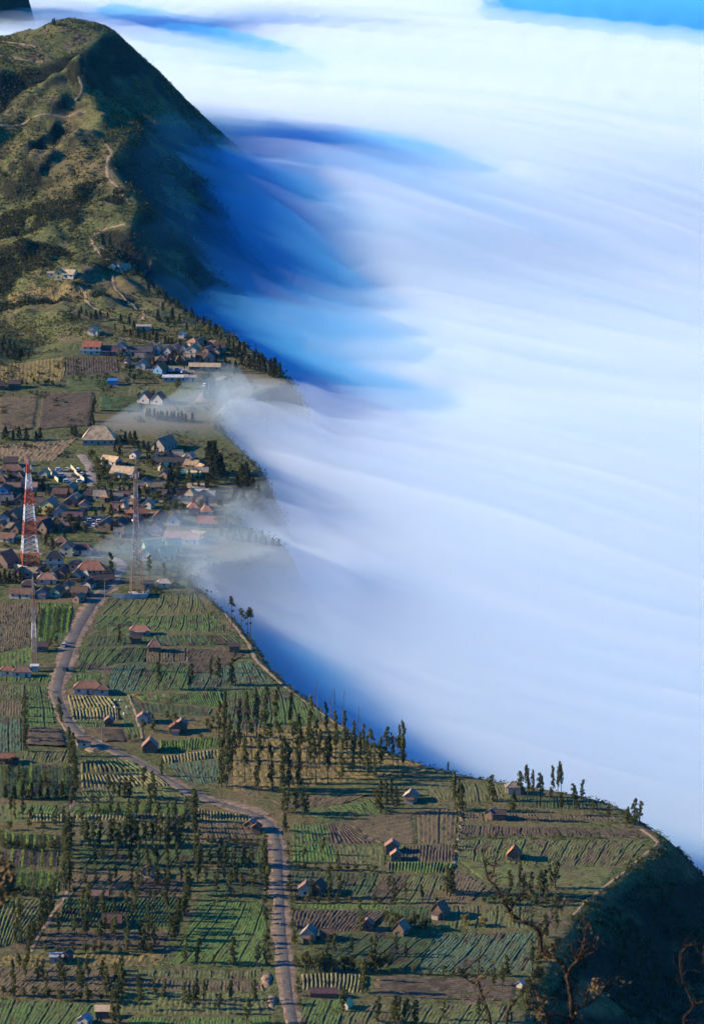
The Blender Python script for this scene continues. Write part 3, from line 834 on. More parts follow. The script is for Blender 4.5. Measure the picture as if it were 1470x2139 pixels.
# earth bank heaped beside the road
def mound(px, py, rx, ry, h, seed):
    c = at(px, py)
    n = 26
    th = np.linspace(0, 2 * np.pi, n, endpoint=False); rr = np.linspace(0, 1, 9)
    V = []
    for r_ in rr:
        x = c.x + np.cos(th) * rx * r_; y = c.y + np.sin(th) * ry * r_
        z = ground(x, y) - 0.15 + h * (1 - r_ ** 2.2) * (1 + 0.4 * vnoise(x / 1.4, y / 1.4, seed)) + 0.25 * vnoise(x, y, seed + 3) * (r_ < 0.98)
        V.append(np.stack([x, y, z], 1))
    v = np.concatenate(V)
    a = (np.arange(8)[:, None] * n + np.arange(n)[None]).ravel(); b = (np.arange(8)[:, None] * n + (np.arange(n)[None] + 1) % n).ravel()
    f = np.stack([a, a + n, b + n, b], 1)
    return link('earth_mound', mesh_np('earth_mound', v, f, True), MATS['dirt'])
tag(mound(557, 2048, 2.4, 8.5, 1.0, 3), 'long tan earth mound at the verge above the rounder mound', 'mound')
tag(mound(568, 2092, 2.2, 7.0, 0.9, 4), 'rounder tan earth mound at the road verge near the frame bottom', 'mound')
tag(mound(195, 1566, 4.0, 5.0, 0.9, 5), 'pale earth mound below the white roadside hut', 'mound')
tag(mound(305, 1618, 3.2, 3.5, 0.8, 6), 'low grey earth mound inside the road bend', 'mound')
# ================================================================== trees
surf('bark', (0.045, 0.034, 0.024), (0.110, 0.085, 0.060), 2.0, detail=4)
surf('bark_pale', (0.10, 0.08, 0.062), (0.20, 0.165, 0.13), 2.0, detail=4)
tr = random.Random(99)
trng = np.random.default_rng(99)

def casuarina_variant(k):
    """14 m tall slender tree: leaning trunk, tiered feathery clumps with gaps. Returns trunk and crown meshes."""
    H = 14.0
    lean = [trng.normal(0, 0.35), trng.normal(0, 0.35)]
    def axis(t):
        return Vector((lean[0] * t * t * 1.6 + 0.18 * math.sin(3.2 * t + k), lean[1] * t * t * 1.6, H * t))
    t = MB()
    prev = axis(0)
    for i in range(1, 9):
        q = axis(i / 8 * 0.97)
        t.bar(prev, q, 0.24 * (1 - 0.85 * (i - 1) / 8) + 0.03, 0.24 * (1 - 0.85 * i / 8) + 0.03, 6)
        prev = q
    start = trng.uniform(0.14, 0.42) if k % 3 else trng.uniform(0.05, 0.15)
    n = int(trng.integers(17, 27))
    cents = []; spreads = []
    for i in range(n):
        u = start + (1.0 - start) * (i + trng.uniform(-0.3, 0.3)) / n
        u = min(max(u, start), 0.99)
        rad = (1.35 + 0.5 * math.sin(i * 1.7 + k)) * (1 - max(0, (u - 0.55) / 0.45) ** 2 * 0.72) * trng.uniform(0.5, 1.25)
        th = trng.uniform(0, 2 * math.pi)
        c = axis(u) + Vector((math.cos(th) * rad * 0.75, math.sin(th) * rad * 0.75, trng.uniform(-0.2, 0.3)))
        cents.append(c[:]); s_ = trng.uniform(0.55, 1.05) * (1.0 if u < 0.85 else 0.72)
        spreads.append((s_, s_, s_ * 1.15))
        if i % 2 == 0:
            t.bar(axis(max(u - 0.05, 0)), c, 0.07, 0.03, 4)
    v, f = leaf_cards(40, cents, spreads, 0.33, trng)
    return t.mesh('trunk'), mesh_np('crown', v, f)

def tuft_variant(k):
    """Tall bare stem with tufts only near the top (lopped for fodder)."""
    H = 14.0
    t = MB(); prev = Vector((0, 0, 0))
    bend = trng.normal(0, 0.3, 2)
    def axis(u): return Vector((bend[0] * u * u * 2, bend[1] * u * u * 2 + 0.12 * math.sin(4 * u), H * u))
    for i in range(1, 9):
        q = axis(i / 8); t.bar(prev, q, 0.2 * (1 - 0.7 * (i - 1) / 8), 0.2 * (1 - 0.7 * i / 8), 6); prev = q
    cents = []; spreads = []
    for i in range(9):
        u = 0.72 + 0.28 * i / 9
        c = axis(u) + Vector((trng.normal(0, 0.5), trng.normal(0, 0.5), trng.normal(0, 0.2)))
        cents.append(c[:]); s_ = trng.uniform(0.55, 0.95); spreads.append((s_, s_, s_))
    for u in (0.35, 0.52, 0.6):
        if trng.random() < 0.7:
            th = trng.uniform(0, 6.28); c = axis(u) + Vector((math.cos(th) * 0.6, math.sin(th) * 0.6, 0.2))
            t.bar(axis(u), c, 0.05, 0.03, 4); cents.append(c[:]); spreads.append((0.4, 0.4, 0.45))
    v, f = leaf_cards(34, cents, spreads, 0.32, trng)
    return t.mesh('trunk'), mesh_np('crown', v, f)

def bare_variant(k):
    """Thin dead stem with upswept twigs; the crown is the few twigs left."""
    H = 14.0
    t = MB(); prev = Vector((0, 0, 0)); b0 = trng.normal(0, 0.4, 2)
    def axis(u): return Vector((b0[0] * u * u * 2, b0[1] * u * u, H * u))
    for i in range(1, 9):
        q = axis(i / 8); t.bar(prev, q, 0.17 * (1 - 0.8 * (i - 1) / 8), 0.17 * (1 - 0.8 * i / 8), 5); prev = q
    c = MB()
    for i in range(13):
        u = 0.45 + 0.53 * i / 13
        th = trng.uniform(0, 6.28); L = trng.uniform(0.7, 1.8) * (1.2 - u * 0.6)
        p = axis(u); q = p + Vector((math.cos(th) * L * 0.6, math.sin(th) * L * 0.6, L * 0.9))
        c.bar(p, q, 0.06, 0.025, 4); c.bar(p.lerp(q, 0.5), p.lerp(q, 0.5) + Vector((math.cos(th + 1) * 0.4, math.sin(th + 1) * 0.4, 0.5)), 0.035, 0.02, 3)
    return t.mesh('trunk'), c.mesh('twigs')

def bushy_variant(k):
    """6 m broad village tree: short forked trunk and a lumpy crown."""
    t = MB(); top = Vector((0, 0, 2.4)); t.bar((0, 0, 0), top, 0.26, 0.17, 6)
    cents = []; spreads = []
    for i in range(13):
        th = i * 2.4 + k; r_ = trng.uniform(0.3, 1.7); z = trng.uniform(1.6, 5.4); r_ *= 1 - max(0, z - 3.6) / 3.2
        c = Vector((math.cos(th) * r_, math.sin(th) * r_, z)); cents.append(c[:]); s_ = trng.uniform(0.65, 1.15); spreads.append((s_, s_, s_ * 0.95))
        if i % 2 == 0: t.bar(top, c, 0.1, 0.04, 4)
    v, f = leaf_cards(40, cents, spreads, 0.30, trng)
    return t.mesh('trunk'), mesh_np('crown', v, f)

def dense_variant(k):
    """10 m dense evergreen with a pointed uneven crown down to the ground."""
    t = MB(); t.bar((0, 0, 0), (0, 0, 8.8), 0.24, 0.05, 6)
    cents = []; spreads = []
    for i in range(24):
        u = (i + 0.5) / 24; z = 1.0 + 8.9 * u; r_ = 1.9 * (1 - u) ** 0.75 * trng.uniform(0.4, 1.15); th = i * 2.4 + k
        c = Vector((math.cos(th) * r_, math.sin(th) * r_, z)); cents.append(c[:]); s_ = trng.uniform(0.6, 1.0) * (1.15 - 0.5 * u); spreads.append((s_, s_, s_ * 1.1))
        if i % 4 == 0: t.bar((0, 0, z), c, 0.06, 0.03, 4)
    v, f = leaf_cards(34, cents, spreads, 0.34, trng)
    return t.mesh('trunk'), mesh_np('crown', v, f)

KINDS = {}
def reg(kind, name, category, fn, n, leaf, bark, H):
    vs = []
    for k in range(n):
        tm, cm = fn(k); tm.materials.append(MATS[bark]); cm.materials.append(MATS[leaf]); vs.append((tm, cm))
    KINDS[kind] = (name, category, vs, H)
reg('cas', 'casuarina_tree', 'tree', casuarina_variant, 9, 'leaf_casuarina', 'bark', 14.0)
reg('tuft', 'lopped_tree', 'tree', tuft_variant, 4, 'leaf_casuarina', 'bark', 14.0)
reg('bare', 'bare_tree', 'tree', bare_variant, 4, 'bark_pale', 'bark_pale', 14.0)
reg('bush', 'leafy_tree', 'tree', bushy_variant, 6, 'leaf_bush', 'bark', 6.0)
reg('shrub', 'field_shrub', 'shrub', bushy_variant, 4, 'leaf_bush', 'bark', 6.0)
reg('slim', 'slender_casuarina', 'tree', casuarina_variant, 7, 'leaf_casuarina', 'bark', 14.0)  # same casuarinas, added to fill out the field rows
reg('dark', 'evergreen_tree', 'tree', dense_variant, 5, 'leaf_dark', 'bark', 10.0)

def plant_tree(kind, px, py, h, label, group, wide=1.0):
    name, cat, vs, H = KINDS[kind]
    p = at(px, py)
    if kind == 'cas':
        wide *= 1.18 if h < 13 else 0.62
        h *= 1.28 if h < 11 else 1.08
    if kind == 'dark': wide *= 1.15
    if kind == 'slim': wide *= 1.1; h *= 1.15
    tm, cm = tr.choice(vs)
    o = thing(name, label, cat, (p.x, p.y, p.z - 0.15), tr.uniform(0, 6.28), group)
    s = h / H
    o.scale = (s * wide * tr.uniform(0.9, 1.12), s * wide * tr.uniform(0.9, 1.12), s)
    link('trunk', tm, None, o); link('twigs' if kind == 'bare' else 'crown', cm, None, o)
    return o

ORD = ['first', 'second', 'third', 'fourth', 'fifth', 'sixth', 'seventh', 'eighth', 'ninth', 'tenth', 'eleventh', 'twelfth', 'thirteenth', 'fourteenth', 'fifteenth', 'sixteenth', 'seventeenth',
       'eighteenth', 'nineteenth', 'twentieth']
def ordinal(i):
    if i < 20: return ORD[i]
    t_ = ['twenty', 'thirty', 'forty', 'fifty'][(i + 1) // 10 - 2]; r_ = (i + 1) % 10
    return {'twenty': 'twentieth', 'thirty': 'thirtieth', 'forty': 'fortieth', 'fifty': 'fiftieth'}[t_] if r_ == 0 else t_ + '-' + ORD[r_ - 1]

WHAT = {'shrub': 'shrub', 'slim': 'slender casuarina', 'cas': 'casuarina', 'tuft': 'lopped tree', 'bare': 'bare dead tree', 'bush': 'leafy tree', 'dark': 'dark evergreen'}
def tree_row(kind, pts, n, h, where, end, jit=2.0, wide=1.0):
    """n trees along picture points, counted from the named end."""
    P = np.array(pts, float)
    seg = np.r_[0, np.cumsum(np.hypot(*np.diff(P, axis=0).T))]
    for i in range(n):
        s = seg[-1] * (i + 0.5) / n + tr.uniform(-0.35, 0.35) * seg[-1] / n
        x = np.interp(s, seg, P[:, 0]); y = np.interp(s, seg, P[:, 1])
        plant_tree(kind, x + tr.uniform(-jit, jit), y + tr.uniform(-jit, jit), tr.uniform(*h), f'{ordinal(i)} {WHAT[kind]} from the {end}, {where}', where, wide)

def tree_set(kind, pts, h, where, wide=1.0):
    """Trees at given picture points, counted outward from the first."""
    pts = sorted(pts)
    for i, p in enumerate(pts):
        hh = p[2] if len(p) > 2 else tr.uniform(*h)
        plant_tree(kind, p[0], p[1], hh, f'{ordinal(i)} {WHAT[kind]} towards the cliff {where}', f'{WHAT[kind]}s {where}', wide)

# hedgerows among the lower fields
tree_row('cas', [(148, 1560), (150, 1600), (156, 1650), (152, 1700)], 11, (7, 10), 'the hedgerow below the white roadside hut', 'hut end', 4)
tree_row('cas', [(52, 1475), (53, 1520), (52, 1575)], 8, (4, 6.5), 'the short hedgerow west of the purple beds', 'uphill end', 3, 1.2)
tree_row('cas', [(142, 1745), (140, 1800), (138, 1872)], 17, (6, 10), 'the dense hedgerow beside the field track', 'uphill end', 8)
tree_row('cas', [(114, 1892), (90, 1935), (60, 1990)], 13, (6, 9.5), 'the slanting hedgerow that runs off the field track', 'uphill end', 6)
tree_row('cas', [(404, 1695), (407, 1730), (409, 1756)], 6, (7, 10), 'the hedgerow under the straw plot', 'uphill end', 3)
tree_row('cas', [(411, 1772), (415, 1810), (414, 1850)], 9, (6, 9), 'the hedgerow west of the dark plots by the road', 'uphill end', 4)
tree_row('cas', [(398, 1865), (385, 1905), (360, 1972)], 14, (6, 10), 'the slanting hedgerow west of the bright green field', 'uphill end', 6)
tree_row('cas', [(178, 1769), (240, 1768), (300, 1768), (388, 1768)], 14, (8.5, 11.5), 'the tree line across the olive beds', 'track end', 3)
tree_row('cas', [(180, 1806), (250, 1810), (340, 1808), (385, 1800)], 9, (5, 8), 'the broken tree line below the olive beds', 'track end', 4)
tree_row('cas', [(428, 1806), (480, 1808), (535, 1806)], 8, (5.5, 8), 'the tree line in the dark plot by the road', 'hedgerow end', 4)
tree_row('bush', [(553, 1890), (557, 1950), (560, 2015)], 9, (3, 5), 'the scrubby road edge beside the bright green field', 'uphill end', 3)
tree_row('shrub', [(598, 1730), (602, 1790), (606, 1860), (612, 1930), (618, 2020), (626, 2110)], 16, (2.6, 4.5), 'the scrubby cliff side edge of the road', 'bend end', 3)
tree_set('cas', [(388, 2011, 9), (413, 2012, 8), (447, 2020, 4), (487, 2018, 9.5), (537, 2020, 7), (555, 2018, 6)], (6, 9), 'along the lower edge of the bright green field')
tree_set('cas', [(186, 1898), (212, 1906), (268, 1896), (176, 1962), (210, 1975), (268, 1984), (308, 1980), (240, 1962), (286, 1862), (350, 1862), (328, 1850), (300, 1985), (322, 1978), (452, 1872), (482, 1872), (506, 1868)], (6, 9), 'among the dark plots west of the bright field')
tree_set('cas', [(253, 2060), (222, 2076), (215, 2056), (170, 2086), (135, 2080), (30, 2080), (98, 2072), (182, 2092), (291, 2112), (236, 2138), (249, 2140), (396, 2108), (410, 2108), (458, 2118), (515, 2140), (60, 2010), (40, 2030)], (6, 10), 'on the brown ground at the frame bottom')
tree_set('dark', [(12, 1668), (30, 1670), (48, 1668), (66, 1671), (84, 1668), (100, 1670), (118, 1668), (130, 1666)], (5, 8), 'along the lower edge of the lime striped field')
tree_set('cas', [(228, 1665), (238, 1668), (250, 1666), (262, 1669), (272, 1667), (312, 1678), (322, 1672), (318, 1655), (337, 1622), (300, 1650)], (6, 9), 'in the straw plots inside the road bend')
tree_set('bush', [(8, 1600), (24, 1598), (60, 1730), (90, 1732), (20, 1735), (170, 1712), (30, 1880), (70, 1876), (6, 1830), (10, 1865)], (3.5, 6), 'in the plots along the western frame edge')
# the grove and its rim
tree_set('cas', [(474, 1648, 22), (463, 1644, 20), (486, 1622, 19), (512, 1634, 20), (539, 1652, 24), (570, 1652, 20), (592, 1659, 24), (604, 1652, 21), (623, 1648, 22), (650, 1612, 17), (684, 1640, 20), (714, 1629, 18),
                (688, 1606, 16), (668, 1606, 17), (737, 1612, 16), (752, 1614, 17), (768, 1622, 17), (783, 1625, 15), (795, 1622, 17), (806, 1576, 12), (843, 1622, 18), (516, 1541, 20), (535, 1541, 22), (554, 1537, 21), (577, 1530, 20),
                (608, 1530, 17), (649, 1534, 17), (627, 1584, 19), (646, 1572, 17), (684, 1534, 14), (700, 1560, 16), (720, 1556, 15), (740, 1572, 14), (760, 1580, 14), (470, 1560, 20), (480, 1590, 20), (500, 1560, 20), (456, 1540, 16), (468, 1510, 14), (820, 1600, 14)], (14, 20),
         'in the grove on the golden grass')
tree_set('tuft', [(560, 1600, 20), (590, 1590, 19), (612, 1600, 21), (640, 1622, 21), (660, 1640, 20), (700, 1612, 18), (725, 1600, 18), (775, 1600, 17), (830, 1612, 16), (550, 1570, 19), (526, 1590, 18), (665, 1575, 17)], (15, 20), 'among the grove on the golden grass')
tree_set('cas', [(706, 1508, 14), (729, 1526, 17), (741, 1533, 14), (783, 1546, 17), (834, 1584, 14), (845, 1590, 17), (866, 1592, 15), (936, 1614, 4)], (12, 16), 'standing on the rim above the grove')
tree_set('bare', [(690, 1502, 14), (700, 1510, 17), (716, 1520, 18), (722, 1522, 17), (748, 1542, 15), (771, 1548, 14), (803, 1558, 15), (812, 1570, 17), (816, 1572, 13), (838, 1588, 14), (857, 1590, 16), (905, 1604, 9), (914, 1608, 10), (662, 1480, 13), (655, 1476, 10), (756, 1545, 10)], (12, 16), 'on the rim above the grove')
tree_set('tuft', [(484, 1312, 16), (504, 1325, 13), (518, 1336, 15), (524, 1340, 17), (529, 1344, 13)], (12, 16), 'on the rim past the upper fields')
tree_set('cas', [(795, 1700, 14), (806, 1702, 15), (817, 1698, 14), (828, 1690, 8), (950, 1693, 16), (958, 1690, 13), (966, 1694, 10)], (9, 15), 'in the thickets beside the pale roofed hut')
tree_set('cas', [(592, 1697, 12), (602, 1702, 9), (615, 1700, 11), (632, 1708, 9), (640, 1702, 7), (596, 1740, 7)], (7, 12), 'beside the road bend')
tree_set('cas', [(1086, 1664, 9), (1101, 1672, 14.5), (1112, 1674, 13), (1127, 1674, 12), (1154, 1670, 14), (1165, 1662, 13), (1171, 1660, 14), (1198, 1690, 9), (1213, 1670, 7), (1020, 1672, 9), (1030, 1674, 6), (1071, 1714, 10), (1172, 1703, 8), (1150, 1680, 6), (1204, 1690, 5)], (8, 14), 'on the terraces below the rim house')
tree_set('cas', [(1237, 1700, 5), (1270, 1718, 6), (1323, 1725, 9.5), (1336, 1722, 8), (1308, 1729, 7), (1312, 1722, 6)], (6, 9), 'at the eastern point of the rim')
tree_set('cas', [(1064, 1868, 8), (1086, 1872, 14), (1108, 1872, 8), (1128, 1876, 11), (1136, 1872, 9), (1150, 1856, 8), (1160, 1857, 9), (934, 1872, 12), (945, 1868, 11), (1140, 1882, 6), (1094, 1868, 7)], (7, 12), 'along the lower edge of the eastern beds')
tree_set('cas', [(648, 1879, 7), (687, 1879, 8), (711, 1875, 9), (823, 1886, 8), (846, 1879, 6), (880, 1886, 6), (753, 1945, 9), (938, 1864, 8), (687, 1850, 6), (675, 1785, 6), (635, 1800, 5), (704, 1806, 5), (810, 1860, 5)], (5, 9), 'among the plots past the road bend')
tree_row('bush', [(630, 2022), (700, 2026), (770, 2028), (812, 2022)], 16, (5, 8), 'the leafy belt below the dark cabbage plot', 'road end', 5)
tree_row('bush', [(800, 1925), (850, 1945), (900, 1935)], 9, (4.5, 7), 'the thicket round the brown roofed hut', 'road end', 6)
tree_row('shrub', [(958, 1690), (961, 1725), (956, 1765), (950, 1800)], 8, (2.2, 4), 'the low hedge down the field path', 'uphill end', 2)
tree_set('cas', [(716, 2114, 8), (758, 2074, 10), (762, 2050, 7), (788, 2136, 8), (824, 2140, 11), (833, 2142, 9), (846, 2140, 8), (868, 2142, 8), (927, 2133, 6), (1000, 2134, 7), (1048, 2070, 8), (1060, 2040, 7), (1030, 2060, 6), (1110, 2010, 8), (1122, 1985, 9), (1140, 1960, 8), (1160, 1950, 7)], (6, 10), 'over the olive beds at the frame bottom')
tree_row('bush', [(1160, 1975), (1130, 2020), (1110, 2070), (1095, 2120)], 14, (4, 7), 'the thicket on the shaded cliff edge', 'uphill end', 8)
# upper fields and tower
tree_set('cas', [(398, 1437, 9), (440, 1432, 13), (455, 1430, 12), (484, 1432, 12), (395, 1440, 5), (490, 1375, 4), (443, 1347, 4), (330, 1440, 12), (248, 1345, 8)], (8, 12), 'among the upper green plots')
tree_set('cas', [(312, 1208, 11), (235, 1200, 9), (345, 1210, 7), (322, 1530, 7), (125, 1500, 8), (128, 1510, 6)], (6, 10), 'beside the grey lattice tower and lane')
tree_set('bush', [(350, 1500), (365, 1505), (432, 1520), (440, 1530), (445, 1510), (270, 1548), (282, 1545), (105, 1350), (118, 1345), (100, 1355), (420, 1545), (300, 1525)], (3, 5), 'near the farm huts above the bend')
# village trees
tree_set('dark', [(437, 985, 17), (447, 990, 18), (452, 1000, 13), (443, 1010, 12), (505, 1025, 15), (515, 1030, 17), (495, 1040, 13), (528, 1042, 12), (540, 1046, 9), (508, 1056, 10), (490, 1052, 9), (462, 992, 12)], (9, 16), 'on the village point above the mist')
tree_set('dark', [(262, 925), (272, 930), (282, 932), (252, 935), (300, 940), (310, 945), (290, 945), (240, 945), (325, 952), (250, 955)], (5, 9), 'behind the great tan hall')
tree_set('bush', [(205, 985), (215, 1000), (225, 1010), (240, 1012), (262, 1010), (205, 1010), (230, 1025), (190, 960), (200, 972), (280, 1010), (290, 1002), (218, 980)], (5, 8), 'on the bank beside the village lane')
tree_set('dark', [(60, 1040), (75, 1050), (50, 1060), (100, 1035), (88, 1025), (30, 1050), (15, 1060), (180, 1080), (200, 1082), (215, 1072), (232, 1082), (250, 1075), (262, 1068), (275, 1078), (165, 1100), (40, 1020)], (4.5, 7.5), 'between the brown roofs of the middle village')
tree_set('bush', [(305, 1040), (318, 1050), (330, 1045), (345, 1055), (300, 1075), (350, 1075), (365, 1072), (380, 1075), (395, 1020), (385, 1035), (345, 1030), (370, 1000), (372, 985), (300, 1000), (318, 980), (420, 1060), (460, 1062), (452, 1100), (460, 1106), (470, 1104)], (5, 8), 'in the gardens of the misty village side')
tree_set('dark', [(10, 1215), (20, 1216), (32, 1218), (42, 1215), (0, 1218), (110, 1150), (95, 1140), (135, 1130), (100, 1128), (270, 1112), (258, 1116), (240, 1118)], (5, 7), 'about the red and white tower')
tree_set('dark', [(475, 1128), (490, 1130), (505, 1132), (520, 1134), (535, 1136), (545, 1142), (555, 1146), (570, 1148), (582, 1152), (480, 1118), (500, 1120), (525, 1124), (548, 1132), (462, 1122)], (4.5, 7), 'on the dark spur in the mist')
tree_row('dark', [(305, 872), (340, 878), (370, 880), (402, 884)], 14, (4.5, 6.5), 'the clipped row below the saddle meadow', 'village end', 2)
tree_set('dark', [(12, 918), (28, 918), (55, 920), (76, 920), (84, 918), (150, 910), (158, 908), (8, 916), (40, 918)], (5, 8), 'along the crest of the dry bank')
tree_set('dark', [(195, 862), (192, 880), (198, 845), (196, 895), (190, 905)], (5, 7), 'in the row between the ploughed saddle fields')
tree_set('dark', [(438, 806, 8), (444, 812, 9), (432, 818, 7), (446, 822, 8), (440, 830, 7), (428, 830, 6)], (6, 9), 'beside the lane to the upper village')
tree_set('bush', [(255, 762), (262, 775), (250, 750), (270, 790), (266, 800), (372, 812), (280, 800), (310, 832), (290, 835), (320, 830)], (4, 7), 'between upper village and saddle')
tree_set('dark', [(520, 770, 9), (530, 772, 11), (540, 775, 10), (552, 780, 9), (566, 786, 11), (574, 788, 12), (584, 790, 10), (505, 765, 9), (495, 752, 9), (488, 740, 8), (510, 745, 8), (478, 728, 8), (500, 735, 7), (470, 770, 8), (480, 776, 7), (492, 780, 8), (460, 742, 7), (548, 765, 8), (604, 800, 4)], (7, 11), 'on the wooded point of the upper village')
tree_set('dark', [(310, 612), (330, 622), (345, 632), (355, 640), (370, 645), (385, 655), (400, 665), (412, 672), (425, 682), (438, 690), (450, 700), (462, 710), (340, 650), (360, 668), (375, 672), (390, 690), (330, 672), (350, 682)], (5, 8), 'down the ridge above the upper village')
tree_set('dark', [(180, 660), (190, 668), (200, 670), (210, 662), (165, 668), (150, 672), (170, 655), (240, 690), (260, 695), (280, 692), (300, 698), (225, 668), (320, 700), (270, 680), (252, 676)], (4.5, 7.5), 'in the hollow above the upper village')
tree_set('dark', [(392, 530, 6), (388, 585, 5), (394, 590, 5), (110, 52, 5), (114, 53, 6)], (5, 6), 'alone on the crater ridge')
tree_set('dark', [(8, 720), (20, 730), (30, 738), (45, 745), (15, 748), (5, 735), (40, 755), (60, 750), (28, 752)], (5, 8), 'in the dark clump by the western slope')


# more growth between the houses and in the western plots
tree_row('bush', [(6, 1000), (60, 1005), (100, 1010)], 9, (4, 6.5), 'the gardens below the dry bank', 'frame end', 8)
tree_row('bush', [(60, 1062), (120, 1095), (180, 1112)], 12, (4, 6.5), 'the gardens below the yellow house', 'tower end', 8)
tree_row('dark', [(200, 1045), (250, 1040), (300, 1030)], 10, (4.5, 7.5), 'the shaded gardens above the car park', 'lane end', 8)
tree_row('dark', [(330, 1010), (380, 1012), (440, 1030)], 12, (4.5, 8), 'the shaded gardens of the misty side', 'tower end', 9)
tree_row('dark', [(300, 965), (350, 985), (410, 1005)], 10, (5, 8), 'the trees below the dark barrack', 'hall end', 8)
tree_row('bush', [(40, 1160), (90, 1205), (150, 1212), (230, 1205)], 11, (3.5, 5.5), 'the yards of the lower cluster', 'tower end', 6)
tree_row('dark', [(270, 705), (330, 718), (400, 716), (450, 725)], 14, (4, 7), 'the bank behind the cottages', 'purple roof end', 6)
tree_row('dark', [(270, 756), (320, 758), (400, 760), (460, 762)], 12, (4, 7), 'the shaded yard of the upper village', 'purple roof end', 6)
tree_row('shrub', [(150, 795), (200, 790), (245, 796)], 8, (2.5, 4.5), 'the green saddle strip', 'golden slope end', 4)
tree_row('bush', [(0, 808), (60, 806), (130, 808)], 11, (3, 5), 'the foot of the golden slope', 'frame end', 4)
tree_row('bush', [(6, 1775), (60, 1776), (120, 1775)], 9, (3, 5), 'the edge of the yellow striped plots', 'frame end', 3)
tree_row('bush', [(20, 1870), (70, 1872), (120, 1872)], 8, (3, 5.5), 'the edge under the leafy western plot', 'frame end', 4)
tree_row('bush', [(150, 1874), (230, 1876), (370, 1876)], 12, (3, 5), 'the edge above the dark plots', 'track end', 3)
tree_row('bush', [(90, 1990), (180, 1992), (335, 1992)], 13, (3, 5.5), 'the weedy strip above the brown ground', 'track end', 4)
tree_row('bush', [(0, 2082), (100, 2084), (220, 2096)], 11, (3, 5.5), 'the edge below the brown ground', 'frame end', 4)
tree_row('bush', [(240, 2024), (255, 2060), (236, 2110)], 9, (4, 6.5), 'the hedge across the brown ground', 'uphill end', 4)
tree_row('shrub', [(425, 1762), (480, 1764), (545, 1765)], 8, (2.5, 4), 'the edge above the dark plot by the road', 'hedgerow end', 3)
tree_row('shrub', [(612, 1815), (700, 1818), (800, 1824)], 9, (2.5, 4), 'the dark strip under the round field', 'road end', 3)
tree_row('shrub', [(610, 1884), (700, 1888), (805, 1890)], 9, (2.5, 4), 'the strip above the ploughed rows', 'road end', 3)
tree_row('shrub', [(630, 2034), (700, 2034), (800, 2036), (950, 2038), (1070, 2040)], 16, (2.5, 4.5), 'the long ditch below the cabbage plots', 'road end', 3)
tree_row('shrub', [(968, 1750), (1080, 1750), (1200, 1750), (1340, 1751)], 12, (1.4, 2.4), 'the ditch above the long eastern beds', 'path end', 2)
tree_row('bush', [(1005, 1888), (1080, 1890), (1180, 1890)], 10, (3, 5), 'the shaded ditch of the eastern fields', 'path end', 4)
tree_row('shrub', [(1190, 1930), (1225, 1892), (1280, 1850), (1330, 1808), (1372, 1772)], 16, (2, 3.6), 'the scrub edging the eastern cliff path', 'shaded end', 4)
tree_row('bush', [(800, 1700), (790, 1684), (782, 1668)], 6, (3, 6), 'the thicket corner beside the pale roofed hut', 'downhill end', 4)

tree_row('slim', [(6, 1640), (70, 1645), (138, 1640)], 8, (5, 8), 'the middle of the lime striped field', 'frame end', 9)
tree_row('slim', [(8, 1700), (60, 1722), (140, 1722)], 9, (5, 8), 'the edge above the yellow striped plots', 'frame end', 5)
tree_row('slim', [(180, 1700), (260, 1716), (395, 1716)], 11, (6, 9), 'the edge below the bright striped plot', 'track end', 4)
tree_row('slim', [(170, 1740), (260, 1750), (390, 1745)], 9, (6, 9), 'the middle of the olive beds', 'track end', 8)
tree_row('slim', [(165, 1845), (260, 1850), (395, 1850)], 10, (6, 9), 'the brown beds below the broken tree line', 'track end', 8)
tree_row('slim', [(140, 1905), (230, 1920), (350, 1915)], 11, (6, 9.5), 'the dark beds beside the wide tent hut', 'track end', 9)
tree_row('slim', [(115, 1950), (200, 1955), (340, 1958)], 10, (6, 9), 'the lower dark beds', 'track end', 8)
tree_row('slim', [(10, 1900), (50, 1930), (30, 1975)], 7, (6, 9), 'the western rows of the slanting hedge', 'uphill end', 8)
tree_row('slim', [(20, 2050), (120, 2052), (210, 2050)], 8, (6, 9), 'the middle of the brown ground', 'frame end', 9)
tree_row('slim', [(270, 2075), (380, 2090), (540, 2095)], 9, (6, 9), 'the olive grass at the frame bottom', 'hedge end', 9)
tree_row('slim', [(425, 1835), (480, 1850), (545, 1850)], 7, (6, 9), 'the lower dark plot by the road', 'hedgerow end', 7)
tree_row('slim', [(550, 1775), (553, 1830), (556, 1880)], 8, (6, 9.5), 'the western roadside below the bend', 'bend end', 3)
tree_row('slim', [(640, 1990), (760, 2000), (860, 1990)], 8, (5, 8), 'the dark cabbage plot east of the road', 'road end', 9)

# ------------------------------------------------------------------ scrub that nobody could count
def scrub(name, xy, size, cards, card, mat, label, rng, squash=0.7):
    x, y = xy
    s = size * rng.uniform(0.6, 1.4, len(x))
    c = np.stack([x, y, ground(x, y) + s * 0.35], 1)
    v, f = leaf_cards(cards, c, np.stack([s, s, s * squash], 1), card, rng)
    o = link(name, mesh_np(name, v, f), MATS[mat]); tag(o, label, kind='stuff')
    return o

